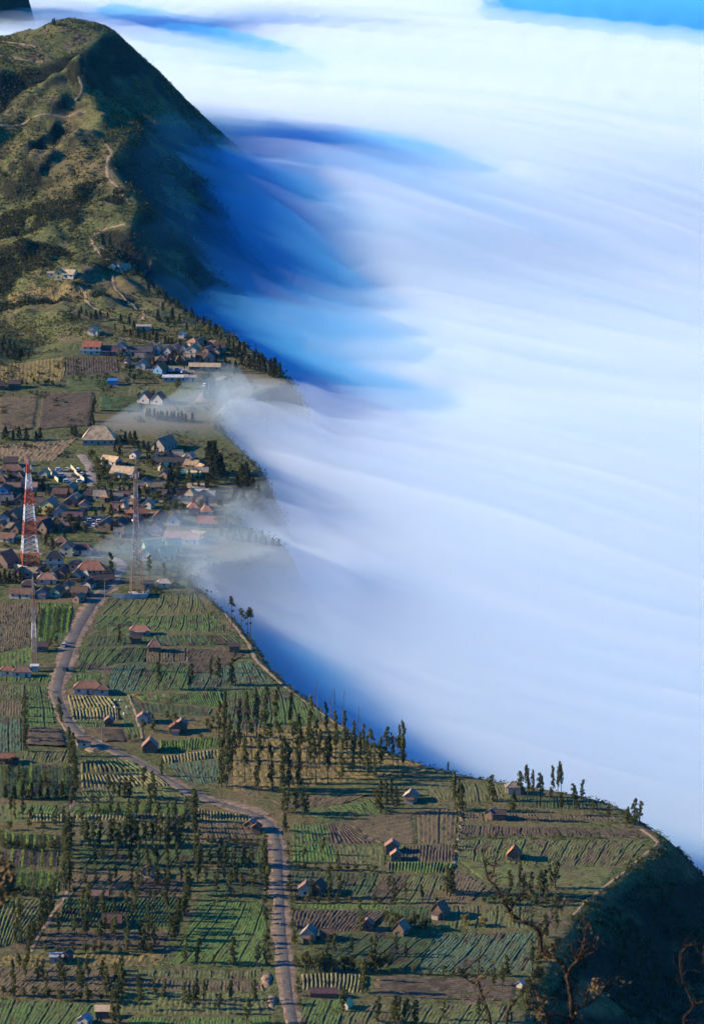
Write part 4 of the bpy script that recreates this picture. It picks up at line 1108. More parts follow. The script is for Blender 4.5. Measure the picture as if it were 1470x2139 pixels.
srng = np.random.default_rng(12)
def pick(n, x0, x1, y0, y1, cond):
    x = srng.uniform(x0, x1, n); y = srng.uniform(y0, y1, n)
    m = cond(x, y)
    return x[m], y[m]
def rd(x, y): return rim_distance(x, y)[0]
scrub('hill_scrub', pick(36000, -300, -20, 2560, 3230, lambda x, y: (rd(x, y) < 8) & (fbm(x / 26, y / 40, 4, 61) + 0.25 * smooth(2950, 2750, y) > 0.16)), 1.0, 6, 0.55, 'leaf_bush', 'low olive scrub over the lit hill slopes', srng)
scrub('hill_brush', pick(40000, -300, -20, 2600, 3230, lambda x, y: (rd(x, y) < 4) & (fbm(x / 11, y / 15, 3, 64) > 0.12)), 0.7, 4, 0.45, 'leaf_dark', 'fine dark brush speckling the hill slopes', srng)
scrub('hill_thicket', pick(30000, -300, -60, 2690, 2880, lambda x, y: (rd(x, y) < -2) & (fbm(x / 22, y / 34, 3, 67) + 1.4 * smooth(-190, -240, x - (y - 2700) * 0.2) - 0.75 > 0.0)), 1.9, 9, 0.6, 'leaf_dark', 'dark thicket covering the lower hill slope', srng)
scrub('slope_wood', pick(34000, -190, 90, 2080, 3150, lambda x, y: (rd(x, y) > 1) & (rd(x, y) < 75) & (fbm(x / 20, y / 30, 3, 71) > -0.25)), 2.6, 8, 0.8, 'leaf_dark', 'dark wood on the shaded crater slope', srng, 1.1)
scrub('village_scrub', pick(14000, -260, 60, 2080, 2560, lambda x, y: (rd(x, y) < 4) & (fbm(x / 12, y / 18, 3, 75) > 0.26)), 1.5, 11, 0.45, 'leaf_dark', 'dark garden scrub between the houses', srng)
scrub('rim_scrub', pick(30000, -120, 180, 1560, 2120, lambda x, y: (np.abs(rd(x, y) - 1.6) < 3.0) & (fbm(x / 9, y / 9, 3, 79) > -0.35)), 1.35, 13, 0.42, 'leaf_bush', 'dense scrub hanging along the caldera rim', srng)
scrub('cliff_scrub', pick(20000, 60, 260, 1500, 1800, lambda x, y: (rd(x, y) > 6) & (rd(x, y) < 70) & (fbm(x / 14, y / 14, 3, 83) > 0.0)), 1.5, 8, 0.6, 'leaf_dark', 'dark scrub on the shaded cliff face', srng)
scrub('field_scrub', pick(30000, -190, 130, 1520, 2090, lambda x, y: (rd(x, y) < -3) & (fbm(x / 7, y / 9, 3, 87) > 0.46)), 0.55, 8, 0.24, 'leaf_bush', 'weeds and low bushes along the field edges', srng, 0.9)

# a few tall yellow crop clumps by the brown roofed hut
for i, (px, py, lab) in enumerate(((971, 1934, 'tallest yellow maize clump beside the brown roofed hut'), (1006, 1936, 'slim yellow maize clump in the middle of the three'), (1070, 1928, 'greenish yellow maize clump at the branch tips'))):
    p = at(px, py)
    n = 30
    c = np.stack([trng.normal(0, 0.6, n), trng.normal(0, 0.8, n), trng.uniform(0.3, 4.6 - 0.6 * i, n)], 1)
    v, f = leaf_cards(10, c, (0.5, 0.5, 0.7), 0.4, trng)
    o = thing('maize_clump', lab, 'maize', p)
    link('leaves', mesh_np('leaves', v, f), MATS['leaf_yellow'], o)
    st = MB()
    for k in range(6): st.bar((trng.normal(0, 0.4), trng.normal(0, 0.5), -0.1), (trng.normal(0, 0.5), trng.normal(0, 0.5), 4.0 - 0.6 * i), 0.05, 0.03, 4)
    st.build('stems', MATS['leaf_yellow'], o)
# ================================================================== houses
def plaster(name, c):
    lo = tuple(v * 0.72 for v in c)
    surf(name, lo, c, 0.6, rough=0.9, detail=5, lo=0.25, hi=0.6)
WALLS = {'white': (0.54, 0.47, 0.38), 'cream': (0.50, 0.42, 0.29), 'yellow': (0.62, 0.50, 0.22), 'grey': (0.34, 0.29, 0.24), 'brown': (0.20, 0.14, 0.10), 'blue': (0.13, 0.26, 0.42),
         'pale_blue': (0.36, 0.35, 0.33), 'pink': (0.55, 0.36, 0.30), 'wood': (0.16, 0.11, 0.075), 'green': (0.22, 0.36, 0.24)}
for k_, c_ in WALLS.items(): plaster('wall_' + k_, c_)

def tile_mat(name, c):
    m, nt = nmat(name)
    tc = nt.nodes.new('ShaderNodeTexCoord')
    f = noise(nt, 0.8, 5, 0.65); g = noise(nt, 5.0, 2)
    wv = nt.nodes.new('ShaderNodeTexWave'); wv.bands_direction = 'X'; wv.inputs['Scale'].default_value = 1.2; wv.inputs['Distortion'].default_value = 0.4
    nt.links.new(tc.outputs['Object'], wv.inputs['Vector'])
    lo = tuple(v * 0.5 for v in c); hi = tuple(min(1, v * 1.25) for v in c)
    col = ramp(nt, f, [(0.28, lo), (0.5, c), (0.75, hi)])
    oi = nt.nodes.new('ShaderNodeObjectInfo'); hs = nt.nodes.new('ShaderNodeHueSaturation'); mr = nt.nodes.new('ShaderNodeMapRange')
    mr.inputs[3].default_value = 0.65; mr.inputs[4].default_value = 1.2
    nt.links.new(oi.outputs['Random'], mr.inputs[0]); nt.links.new(mr.outputs[0], hs.inputs['Value'])
    rusty = noise(nt, 0.33, 3, 0.7)
    col = mixc(nt, ramp(nt, rusty, [(0.52, (0, 0, 0)), (0.66, (0.65, 0.65, 0.65))]), col, (0.13, 0.085, 0.055))
    nt.links.new(col, hs.inputs['Color']); col = hs.outputs[0]
    finish(nt, col, 0.85, wv.outputs['Fac'], 0.5, 0.12, 0.15)
    MATS[name] = m
ROOFS = {'red': (0.36, 0.12, 0.065), 'brick': (0.30, 0.135, 0.085), 'brown': (0.17, 0.10, 0.07), 'dark': (0.075, 0.052, 0.045), 'tan': (0.42, 0.30, 0.175), 'pale': (0.36, 0.29, 0.225), 'pink': (0.36, 0.19, 0.13),
         'orange': (0.42, 0.17, 0.08), 'navy': (0.070, 0.062, 0.062), 'purple': (0.10, 0.055, 0.060), 'blue': (0.05, 0.20, 0.50), 'green': (0.14, 0.26, 0.16), 'white': (0.46, 0.45, 0.44), 'yellow': (0.58, 0.44, 0.20), 'grey': (0.24, 0.205, 0.175)}
for k_, c_ in ROOFS.items(): tile_mat('roof_' + k_, c_)
surf('window_glass', (0.02, 0.025, 0.035), (0.05, 0.06, 0.075), 2.0, rough=0.15, spec=0.5)
surf('door_wood', (0.07, 0.045, 0.03), (0.14, 0.09, 0.06), 2.0)
surf('trim', (0.5, 0.47, 0.42), (0.65, 0.62, 0.56), 2.0)

def house(px, py, w, d, roof, wall, label, kind='gable', h=2.9, rise=None, yaw=0.0, storeys=1, category='house', name='house', windows=True, over=0.55, porch=False, group=None, sink=0.5):
    """Ridge along local X. px, py: middle of the front foot. yaw in degrees turns the ridge."""
    p = at(px, py)
    if p.y > 2000: w *= 0.84; d *= 0.84; h *= 0.92
    o = thing(name, label, category, (p.x, p.y + d * 0.35, p.z), R(yaw), group)
    H = h * storeys
    rise = rise if rise is not None else d * 0.36
    x, y = w / 2, d / 2
    wm = MATS['wall_' + wall]; rm = MATS['roof_' + roof]
    b = MB()
    if kind == 'gable':
        a = [(-x, -y, -sink), (-x, y, -sink), (-x, y, H), (-x, 0, H + rise), (-x, -y, H)]
        c = [(x, q[1], q[2]) for q in a]
        b.prism(None, a, c)
    else:
        b.box(-x, x, -y, y, -sink, H)
    wall_o = b.build('wall', wm, o)
    # roof slabs with thickness and eaves
    th = 0.16; e = over
    r = MB()
    sl = rise / y
    def slab(q):
        """Thick quad from four upper corners."""
        n = (Vector(q[1]) - Vector(q[0])).cross(Vector(q[2]) - Vector(q[0])).normalized()
        if n.z < 0: n = -n
        lowq = [tuple(Vector(c_) - Vector((0, 0, th))) for c_ in q]
        r.prism(None, lowq, q)
    zt = H + rise + 0.20; ze = H + 0.20 - sl * e
    if kind == 'gable':
        xe = x + e * 0.8
        s1_ = MB(); s2_ = MB()
        for s_, sg in ((s1_, -1), (s2_, 1)):
            q = [(-xe, sg * 0.0, zt), (xe, 0.0, zt), (xe, sg * (y + e), ze), (-xe, sg * (y + e), ze)]
            lowq = [(c_[0], c_[1], c_[2] - th) for c_ in q]
            if sg > 0: q = q[::-1]; lowq = lowq[::-1]
            s_.prism(None, lowq[::-1], q[::-1])
        ro = s1_.build('roof', rm, o)
        link('roof_slope', s2_.mesh('roof_slope'), rm, ro)
        cap = MB().box(-xe - 0.05, xe + 0.05, -0.16, 0.16, zt - 0.05, zt + 0.1)
        link('ridge_cap', cap.mesh('ridge_cap'), MATS['roof_pale' if roof in ('tan', 'pink', 'green') else 'roof_brown'], ro)
    elif kind == 'hip':
        hx = max(x - y * 0.85, 0.3)
        X, Y_ = x + e, y + e
        r.v += [(-X, -Y_, ze), (X, -Y_, ze), (X, Y_, ze), (-X, Y_, ze), (-hx, 0, zt), (hx, 0, zt), (-X, -Y_, ze - th), (X, -Y_, ze - th), (X, Y_, ze - th), (-X, Y_, ze - th)]
        r.f += [(0, 1, 5, 4), (1, 2, 5), (2, 3, 4, 5), (3, 0, 4), (0, 6, 7, 1), (1, 7, 8, 2), (2, 8, 9, 3), (3, 9, 6, 0), (9, 8, 7, 6)]
        ro = r.build('roof', rm, o)
        cap = MB()
        cap.bar((-hx, 0, zt), (hx, 0, zt), 0.15)
        for sx in (-1, 1):
            for sy in (-1, 1): cap.bar((sx * hx, 0, zt), (sx * X, sy * Y_, ze + 0.03), 0.12)
        link('ridge_cap', cap.mesh('ridge_cap'), MATS['roof_pink' if roof in ('red', 'brick', 'brown') else 'roof_pale'], ro)
    elif kind == 'shed':
        q = [(-x - e, -y - e, H + 0.1), (x + e, -y - e, H + 0.1), (x + e, y + e, H + rise + 0.1), (-x - e, y + e, H + rise + 0.1)]
        r.prism(None, [(c_[0], c_[1], c_[2] - th) for c_ in q], q)
        ro = r.build('roof', rm, o)
        fb = MB(); fb.prism(None, [(-x, -y, H - 0.02), (-x, y, H - 0.02), (-x, y, H + rise - 0.1)], [(x, -y, H - 0.02), (x, y, H - 0.02), (x, y, H + rise - 0.1)])
        fb.build('upper_wall', wm, o)
    elif kind == 'tent':
        X, Y_ = x + e, y + e
        r.v += [(-X, -Y_, H), (X, -Y_, H), (X, Y_, H), (-X, Y_, H), (-x * 0.35, -y * 0.35, H + rise * 0.35), (x * 0.35, -y * 0.35, H + rise * 0.35), (x * 0.35, y * 0.35, H + rise * 0.35), (-x * 0.35, y * 0.35, H + rise * 0.35), (0, 0, H + rise)]
        r.f += [(0, 1, 5, 4), (1, 2, 6, 5), (2, 3, 7, 6), (3, 0, 4, 7), (4, 5, 8), (5, 6, 8), (6, 7, 8), (7, 4, 8), (3, 2, 1, 0)]
        ro = r.build('roof', rm, o)
    # openings
    if windows:
        n = max(1, int(w / 3.2))
        door_at = n // 2 if n > 1 else -1
        for s_ in range(storeys):
            for i in range(n):
                cx = -x + (i + 0.5) * w / n; z0 = s_ * h
                if i == door_at and s_ == 0:
                    MB().box(cx - 0.5, cx + 0.5, -y - 0.05, -y + 0.02, 0.0, 2.0).build('door', MATS['door_wood'], o)
                else:
                    wo = MB().box(cx - 0.6, cx + 0.6, -y - 0.04, -y + 0.02, z0 + 0.95, z0 + 2.05).build('window', MATS['window_glass'], o)
                    fr = MB().box(cx - 0.72, cx + 0.72, -y - 0.09, -y + 0.01, z0 + 0.82, z0 + 0.95)
                    link('sill', fr.mesh('sill'), MATS['trim'], wo)
            # end walls
            for sg in (-1, 1):
                MB().box(sg * x - 0.04, sg * x + 0.04, -0.55, 0.55, s_ * h + 0.95, s_ * h + 2.0).build('window', MATS['window_glass'], o)
    if storeys > 1:
        MB().box(-x - 0.7, x + 0.7, -y - 1.1, -y - 0.02, h - 0.12, h + 0.06).build('balcony', MATS['trim'], o)
        MB().box(-x - 0.7, x + 0.7, -y - 1.1, -y - 1.0, h + 0.06, h + 0.95).build('balcony_parapet', wm, o)
    k_ = (px * 7 + py * 13) % 10
    if windows and k_ < 5 and kind in ('gable', 'hip'):
        # lean-to against one end, under its own sloping sheet
        sx = 1 if k_ < 2.5 else -1
        a0, a1 = sx * (x + 0.02), sx * (x + 2.2)
        MB().box(min(a0, a1), max(a0, a1), -y * 0.7, y * 0.5, -sink, h * 0.62).build('lean_to', MATS['wall_wood' if k_ < 3.5 else 'wall_grey'], o)
        q0 = [(a0, -y * 0.8, h * 0.92), (a1 + sx * 0.3, -y * 0.8, h * 0.66), (a1 + sx * 0.3, y * 0.6, h * 0.66), (a0, y * 0.6, h * 0.92)]
        MB().prism(None, [(q[0], q[1], q[2] - 0.08) for q in q0], q0).build('lean_to_roof', MATS['roof_grey' if k_ < 2 else 'roof_brown'], o)
    if porch:
        pr = MB().prism(None, [(-x * 0.6, -y - 2.2, h * 0.78), (x * 0.6, -y - 2.2, h * 0.78), (x * 0.6, -y + 0.1, h * 0.95), (-x * 0.6, -y + 0.1, h * 0.95)], [(-x * 0.6, -y - 2.2, h * 0.78 + 0.12), (x * 0.6, -y - 2.2, h * 0.78 + 0.12), (x * 0.6, -y + 0.1, h * 0.95 + 0.12), (-x * 0.6, -y + 0.1, h * 0.95 + 0.12)])
        pr.build('porch_roof', rm, o)
        for sx in (-0.55, 0.55): MB().bar((x * sx, -y - 2.0, -sink), (x * sx, -y - 2.0, h * 0.8), 0.09).build('porch_post', MATS['door_wood'], o)
    return o

# --- farm houses and huts among the fields: px, py, width, depth, roof, wall, label, options
G90 = 90
for a in (
    (292, 1327, 12.5, 6.5, 'brick', 'pale_blue', 'long pale blue farmhouse with red hipped roof on the dark terrace', dict(kind='hip', porch=True)),
    (184, 1449, 14.5, 7.5, 'brick', 'white', 'large roadside house with red hipped roof and whitewashed front', dict(kind='hip')),
    (214, 1452, 6.0, 5.5, 'brown', 'pale_blue', 'small blue annex joined to the large roadside house', dict(kind='hip')),
    (16, 1412, 7, 5, 'brick', 'white', 'small red roofed house at the frame edge below the thin mast', dict(kind='hip')),
    (46, 1415, 9.5, 5.5, 'brown', 'white', 'brown hipped house beside the small red roofed one', dict(kind='hip')),
    (86, 1362, 7, 5, 'dark', 'wood', 'dark shed at the foot of the thin mast', dict(kind='gable')),
    (284, 1344, 6.5, 4.5, 'dark', 'wood', 'black roofed hut on the terrace edge below the pale blue farmhouse', dict(kind='gable', windows=False)),
    (323, 1362, 6.5, 5.5, 'brown', 'wood', 'brown pyramid roofed hut beside the bright green bush', dict(kind='hip', rise=2.6, windows=False)),
    (490, 1363, 5.5, 5, 'dark', 'wood', 'lone dark hut near the rim path', dict(kind='shed', rise=0.8, windows=False)),
    (228, 1517, 4.8, 4.2, 'pink', 'wood', 'tiny pink roofed hut at the corner of the straw rows', dict(yaw=G90)),
    (298, 1511, 5.0, 5.5, 'pink', 'white', 'white walled hut with pink roof below the field path', dict(yaw=G90)),
    (309, 1508, 4.0, 4.2, 'brown', 'white', 'smaller hut leaning on the white walled pink roofed one', dict(yaw=G90)),
    (366, 1534, 4.2, 6.0, 'red', 'brown', 'lower of two joined red roofed huts above the lime crop', dict(yaw=G90)),
    (378, 1530, 5.0, 6.5, 'pink', 'brown', 'taller of two joined red roofed huts above the lime crop', dict(yaw=G90, h=3.6)),
    (313, 1572, 7.0, 7.5, 'pink', 'wood', 'steep red roofed barn between road and lime crop', dict(yaw=G90, rise=3.2, windows=False)),
    (176, 1562, 6.2, 5.0, 'brown', 'white', 'white hut with brown roof standing on the road edge', dict()),
    (524, 1737, 5.5, 5.5, 'pink', 'wood', 'brown hut tucked in the outer bend of the road', dict(yaw=70)),
    (536, 1741, 4.0, 4.0, 'brick', 'wood', 'little lean-to hut below the hut in the road bend', dict(yaw=80, windows=False)),
    (357, 1738, 6.0, 5.0, 'dark', 'wood', 'dark hut among the tree line across the olive beds', dict(kind='hip', windows=False)),
    (308, 1834, 6.0, 5.5, 'brown', 'pale_blue', 'pale blue fronted hut shaded by a casuarina', dict(yaw=75)),
    (208, 1884, 7.5, 5.0, 'brown', 'wood', 'low brown roofed hut in the dark plots', dict(windows=False)),
    (234, 1940, 8.5, 6.0, 'brown', 'wood', 'wide brown tent shaped hut in deep shade', dict(rise=2.8, windows=False)),
    (12, 1596, 8.0, 5.0, 'brick', 'wood', 'red roofed shed at the frame edge above the lime strips', dict(kind='gable')),
    (858, 1676, 6.5, 6.0, 'pale', 'grey', 'pale roofed hut inside a green thicket near the grove', dict(yaw=80)),
    (819, 1786, 5.0, 6.5, 'pink', 'brown', 'tall red hut with steep roof at the round field corner', dict(yaw=G90, h=3.8)),
    (827, 1800, 4.2, 5.0, 'pink', 'brown', 'lower red hut in front of the tall steep one', dict(yaw=G90)),
    (1074, 1798, 6.2, 6.0, 'orange', 'wood', 'lone orange roofed hut in the long eastern beds', dict(yaw=80, rise=2.8)),
    (1027, 1712, 6.0, 4.5, 'pink', 'brown', 'low hut with pink roof on the terrace strip', dict(yaw=60, windows=False)),
    (1041, 1714, 6.5, 4.5, 'dark', 'wood', 'low dark hut joined to the pink roofed terrace hut', dict(windows=False)),
    (1073, 1660, 6.0, 5.5, 'pale', 'white', 'white house with pale roof on the rim beside tall casuarinas', dict(kind='hip', h=3.6)),
    (1062, 1658, 3.0, 3.0, 'pale', 'cream', 'tiny cream outhouse beside the white rim house', dict(kind='shed', rise=0.6, windows=False)),
    (638, 1872, 6.5, 6.0, 'pink', 'white', 'tall pink roofed house by the road shoulder trees', dict(yaw=85, h=3.4)),
    (664, 1870, 7.5, 6.0, 'brown', 'wood', 'wide dark hut with pink gable beside the tall roadside house', dict(yaw=70, rise=3.0)),
    (645, 1966, 7.0, 6.5, 'pale', 'pale_blue', 'pale roofed hut with blue front below the ploughed rows', dict(yaw=80, rise=2.8)),
    (683, 1965, 6.0, 4.5, 'brown', 'wood', 'low dark shed beside the pale roofed blue hut', dict(windows=False)),
    (768, 1944, 4.8, 4.5, 'brick', 'wood', 'small red hut at the end of the ploughed rows', dict(yaw=85)),
    (838, 1955, 5.8, 5.5, 'pink', 'wood', 'pointed pink roofed hut in the dark cabbage plots', dict(yaw=60, rise=2.8)),
    (919, 1917, 6.5, 6.0, 'brown', 'wood', 'brown pointed hut beside the yellow maize', dict(yaw=60, rise=3.2)),
    (676, 2084, 11.5, 4.0, 'purple', 'wood', 'long low dark red shed below the straw rows', dict(windows=False, rise=1.2, h=2.0)),
    (725, 2108, 4.2, 3.2, 'yellow', 'white', 'small cream tent roofed shelter at the frame bottom', dict(yaw=60, h=1.8, rise=1.4, windows=False)),
    (118, 2014, 5.5, 4.0, 'white', 'pale_blue', 'white roofed shack in the weeds', dict(kind='shed', rise=0.7)),
    (140, 2010, 4.0, 4.0, 'brown', 'wood', 'brown pointed shelter beside the white shack', dict(yaw=60, windows=False)),
    (176, 2146, 5.0, 5.0, 'white', 'pale_blue', 'white roofed hut cut by the frame bottom', dict(yaw=70)),
    (213, 2128, 5.5, 4.0, 'tan', 'wood', 'tan lean-to roof beside the hut at the frame bottom', dict(kind='shed', rise=1.2, windows=False)),
    (1088, 2064, 3.5, 3.0, 'white', 'white', 'small white shelter on the shaded cliff edge', dict(yaw=60, h=1.8, windows=False)),
    (72, 1404, 3.6, 3.0, 'white', 'white', 'white equipment cabin at the thin mast foot', dict(kind='shed', rise=0.3, windows=False)),
):
    a = (a[0], a[1], a[2] * 0.88, a[3] * 0.85, *a[4:])
    nm = 'farmhouse' if ('house' in a[6] and 'out' not in a[6]) else 'hut'
    house(*a[:7], name=nm, category='house' if nm == 'farmhouse' else 'hut', **a[7])

# --- lower village
for a in (
    (98, 1220, 11, 7.5, 'pink', 'white', 'bright red roofed house topping the lower cluster', dict(kind='hip')),
    (44, 1250, 13, 7, 'brown', 'white', 'long brown roofed house with white end at the cluster edge', dict(yaw=-12)),
    (60, 1232, 8, 6, 'dark', 'brown', 'dark house behind the long white ended one', dict(kind='hip')),
    (90, 1248, 7, 7, 'brown', 'blue', 'brown gabled house with blue tarpaulin side', dict(yaw=80)),
    (117, 1246, 9, 7, 'brown', 'green', 'grey brown house with green shop front', dict(yaw=75)),
    (139, 1236, 8.5, 6.5, 'brown', 'cream', 'brown house in the middle of the lower cluster', dict(yaw=75)),
    (167, 1247, 9.5, 7, 'brown', 'brown', 'brown gabled house next to the road junction', dict(yaw=-10)),
    (184, 1230, 8, 6, 'dark', 'white', 'dark house with pale gable near the junction', dict(yaw=70)),
    (214, 1220, 13, 7, 'dark', 'brown', 'long black roofed house where road meets village', dict(yaw=15)),
    (164, 1258, 6.5, 4.5, 'brick', 'brown', 'small red kiosk on the road edge below the cluster', dict(yaw=60)),
    (190, 1200, 16, 10, 'brick', 'cream', 'large red hipped hall half veiled in mist', dict(kind='hip', rise=3.6)),
    (115, 1186, 10, 8, 'navy', 'white', 'white two storey house with slate pyramid roof', dict(kind='hip', storeys=2, rise=3.0)),
    (140, 1162, 7, 8, 'orange', 'cream', 'cream house with small orange roof behind the white two storey', dict(yaw=80, storeys=2, h=2.6)),
    (168, 1158, 14, 8, 'purple', 'white', 'long slate purple roofed house in the mist', dict(kind='hip')),
    (160, 1190, 9, 6, 'navy', 'grey', 'bluish low house beside the large veiled hall', dict(kind='hip')),
    (12, 1184, 12, 10, 'brown', 'brown', 'steep brown house at the frame edge by the tower', dict(yaw=60, rise=5)),
    (308, 1230, 7, 4.5, 'navy', 'grey', 'dark shed on the slab of the grey tower', dict(kind='shed', rise=0.8)),
    (343, 1228, 7.5, 5, 'pale', 'cream', 'pale roofed cottage at the head of the upper field', dict(kind='hip')),
    (128, 1142, 7, 6, 'brown', 'brown', 'small brown house on the grass above the white house', dict(kind='hip')),
    (30, 1090, 9, 8, 'brown', 'brown', 'brown house with pale gable boards west of the tower', dict(yaw=70, rise=4)),
    (10, 1090, 10, 8, 'brown', 'pale_blue', 'brown roofed house with blue gable at the frame edge', dict(yaw=80)),
    (38, 1082, 9, 8, 'pink', 'brown', 'pinkish gabled house behind the tower', dict(yaw=75)),
    (12, 1132, 12, 6, 'brown', 'white', 'long brown bungalow with veranda west of the tower meadow', dict(yaw=-15, porch=True)),
    (96, 1112, 9, 7, 'dark', 'brown', 'dark house with pale bargeboards right behind the tower lattice', dict(yaw=60, rise=4)),
):
    house(*a[:7], **a[7])
# --- middle village
for a in (
    (24, 990, 14, 7, 'brown', 'pale_blue', 'long brown veranda house below the dry bank', dict(kind='hip', porch=True)),
    (22, 974, 9, 7, 'dark', 'brown', 'dark house behind the long veranda house', dict()),
    (8, 1032, 8, 7, 'brown', 'blue', 'blue walled house at the frame edge of the middle village', dict(yaw=80)),
    (26, 1026, 10, 6, 'brown', 'brown', 'wide brown roofed house next to the blue walled one', dict()),
    (54, 1020, 6, 5.5, 'pale', 'pale_blue', 'small pale blue house with cream ridge beside the tower top', dict(yaw=75, rise=3)),
    (92, 998, 7, 6, 'yellow', 'cream', 'cream shed with yellow roof at the jeep yard', dict(yaw=75, windows=False)),
    (126, 1040, 9, 7, 'brown', 'brown', 'brown house with stepped roof below the jeep yard', dict(yaw=-10)),
    (147, 1030, 10, 7, 'pink', 'brown', 'pinkish house directly below the jeeps', dict(yaw=75)),
    (158, 1048, 6.5, 5, 'tan', 'brown', 'small tan roofed house in the lane shade', dict(yaw=70)),
    (102, 1072, 12, 9, 'pink', 'yellow', 'big yellow walled house with pink roof', dict(yaw=75, storeys=2, h=2.7)),
    (126, 1078, 9, 8, 'brick', 'pale_blue', 'blue gabled house adjoining the big yellow one', dict(yaw=85)),
    (146, 1058, 8, 7, 'pink', 'brown', 'pink roofed house behind the yellow walled one', dict(yaw=80)),
    (176, 1064, 7, 6, 'brick', 'white', 'white house with brick roof and parked car', dict(yaw=85)),
    (152, 1088, 12, 7, 'purple', 'brown', 'wide dark red roofed house below the yellow one', dict(kind='gable', rise=1.6)),
    (222, 1105, 10, 8, 'pink', 'brown', 'pink zigzag roofed house beside the car park', dict(yaw=75)),
    (250, 1104, 10, 8, 'navy', 'brown', 'dark blue roofed house beside the zigzag roofed one', dict(yaw=75)),
    (284, 1096, 9, 7, 'brick', 'brown', 'brick roofed house behind the grey tower', dict(yaw=70)),
    (232, 972, 12, 7, 'tan', 'white', 'long tan roofed house above the bank trees', dict(yaw=-35, rise=2.2)),
    (258, 998, 15, 11, 'tan', 'white', 'broad tan roofed house on the bank beside the lane', dict(yaw=-20, rise=3)),
    (206, 928, 21, 14, 'tan', 'grey', 'great tan roofed hall crowning the dry bank', dict(kind='hip', rise=6.5, h=3.6)),
    (282, 958, 6, 5, 'pink', 'white', 'small pink roofed house among the dark trees', dict(yaw=60)),
    (343, 940, 16, 10, 'pink', 'grey', 'pink gabled house sunk in the mist', dict(yaw=60, rise=4.5)),
    (397, 964, 7, 6, 'grey', 'white', 'small white house at the mist edge', dict(yaw=80)),
    (358, 974, 22, 7, 'navy', 'grey', 'long dark green barrack in the village shade', dict(rise=2)),
    (402, 980, 9, 7, 'tan', 'brown', 'tan roofed house below the small white one', dict(yaw=-25)),
    (421, 986, 7, 5, 'tan', 'brown', 'small tan roofed house beside the tall dark trees', dict(yaw=-60)),
    (410, 1028, 11, 6, 'tan', 'brown', 'tan roofed house behind the bright blue shop', dict()),
    (421, 1036, 8, 5, 'white', 'blue', 'bright blue and white shop in the village shade', dict(kind='shed', rise=0.4)),
    (325, 1026, 11, 7, 'tan', 'grey', 'grey tan house with slanting pale bargeboard', dict(yaw=15)),
    (346, 1000, 7, 6, 'pale', 'brown', 'pale roofed house deep in the village shade', dict(yaw=60)),
    (344, 984, 7, 6, 'yellow', 'cream', 'cream house with sunlit yellow roof', dict(yaw=50)),
    (300, 1018, 7, 6, 'grey', 'white', 'white house hidden behind the grey tower top', dict(yaw=75)),
    (388, 998, 8, 6, 'green', 'brown', 'green roofed house among the village gardens', dict()),
    (405, 1000, 9, 5, 'yellow', 'green', 'long yellow edged green house in the gardens', dict(yaw=-15)),
    (310, 1062, 7, 6, 'tan', 'white', 'tan roofed house at the grey tower middle', dict(yaw=70)),
    (258, 1060, 7, 5, 'pale', 'white', 'white house with pale roof above the car park', dict(yaw=80)),
    (334, 1090, 8, 8, 'red', 'brown', 'red gabled house behind the white gabled one', dict(yaw=82, rise=3)),
    (328, 1116, 8.5, 9, 'red', 'white', 'white gabled house with red roof facing the tower', dict(yaw=80, rise=3.2)),
    (364, 1096, 8, 8, 'red', 'white', 'white gabled house with steep red roof beside the long hall', dict(yaw=80, rise=3)),
    (442, 1102, 16, 8, 'red', 'brown', 'long red roofed hall at the village edge', dict(yaw=-6, rise=3)),
    (372, 1132, 16, 9, 'pink', 'white', 'wide pink roofed house on the slope above the green roofs', dict(yaw=-8, rise=2.4)),
    (400, 1136, 10, 7, 'pink', 'white', 'pink roofed wing with white gable beside the wide pink house', dict(yaw=-8)),
    (412, 1124, 9, 4, 'yellow', 'yellow', 'long yellow walled lodge terrace at the rim', dict(kind='shed', rise=0.5, yaw=-25)),
    (318, 1156, 11, 8, 'green', 'green', 'green roofed lodge with pale ridge nearest the tower', dict(yaw=25, rise=4)),
    (360, 1154, 9, 8, 'green', 'green', 'green roofed lodge highest towards the mist', dict(yaw=30, rise=4)),
    (346, 1170, 9, 8, 'green', 'green', 'green roofed lodge lowest of the misty group', dict(yaw=30, rise=4)),
    (308, 1170, 8, 7, 'green', 'white', 'pale fronted green lodge at the field corner', dict(yaw=75, rise=4)),
):
    house(*a[:7], **a[7])
for px_, py_, lab_ in ((404, 1070, 'smaller pink peaked pavilion rising from the mist'), (432, 1078, 'taller pink peaked pavilion rising from the mist')):
    house(px_, py_, 7, 7, 'pink', 'pink', lab_, kind='tent', rise=7 if px_ < 420 else 9, h=2.6, name='pavilion', category='pavilion', windows=False)
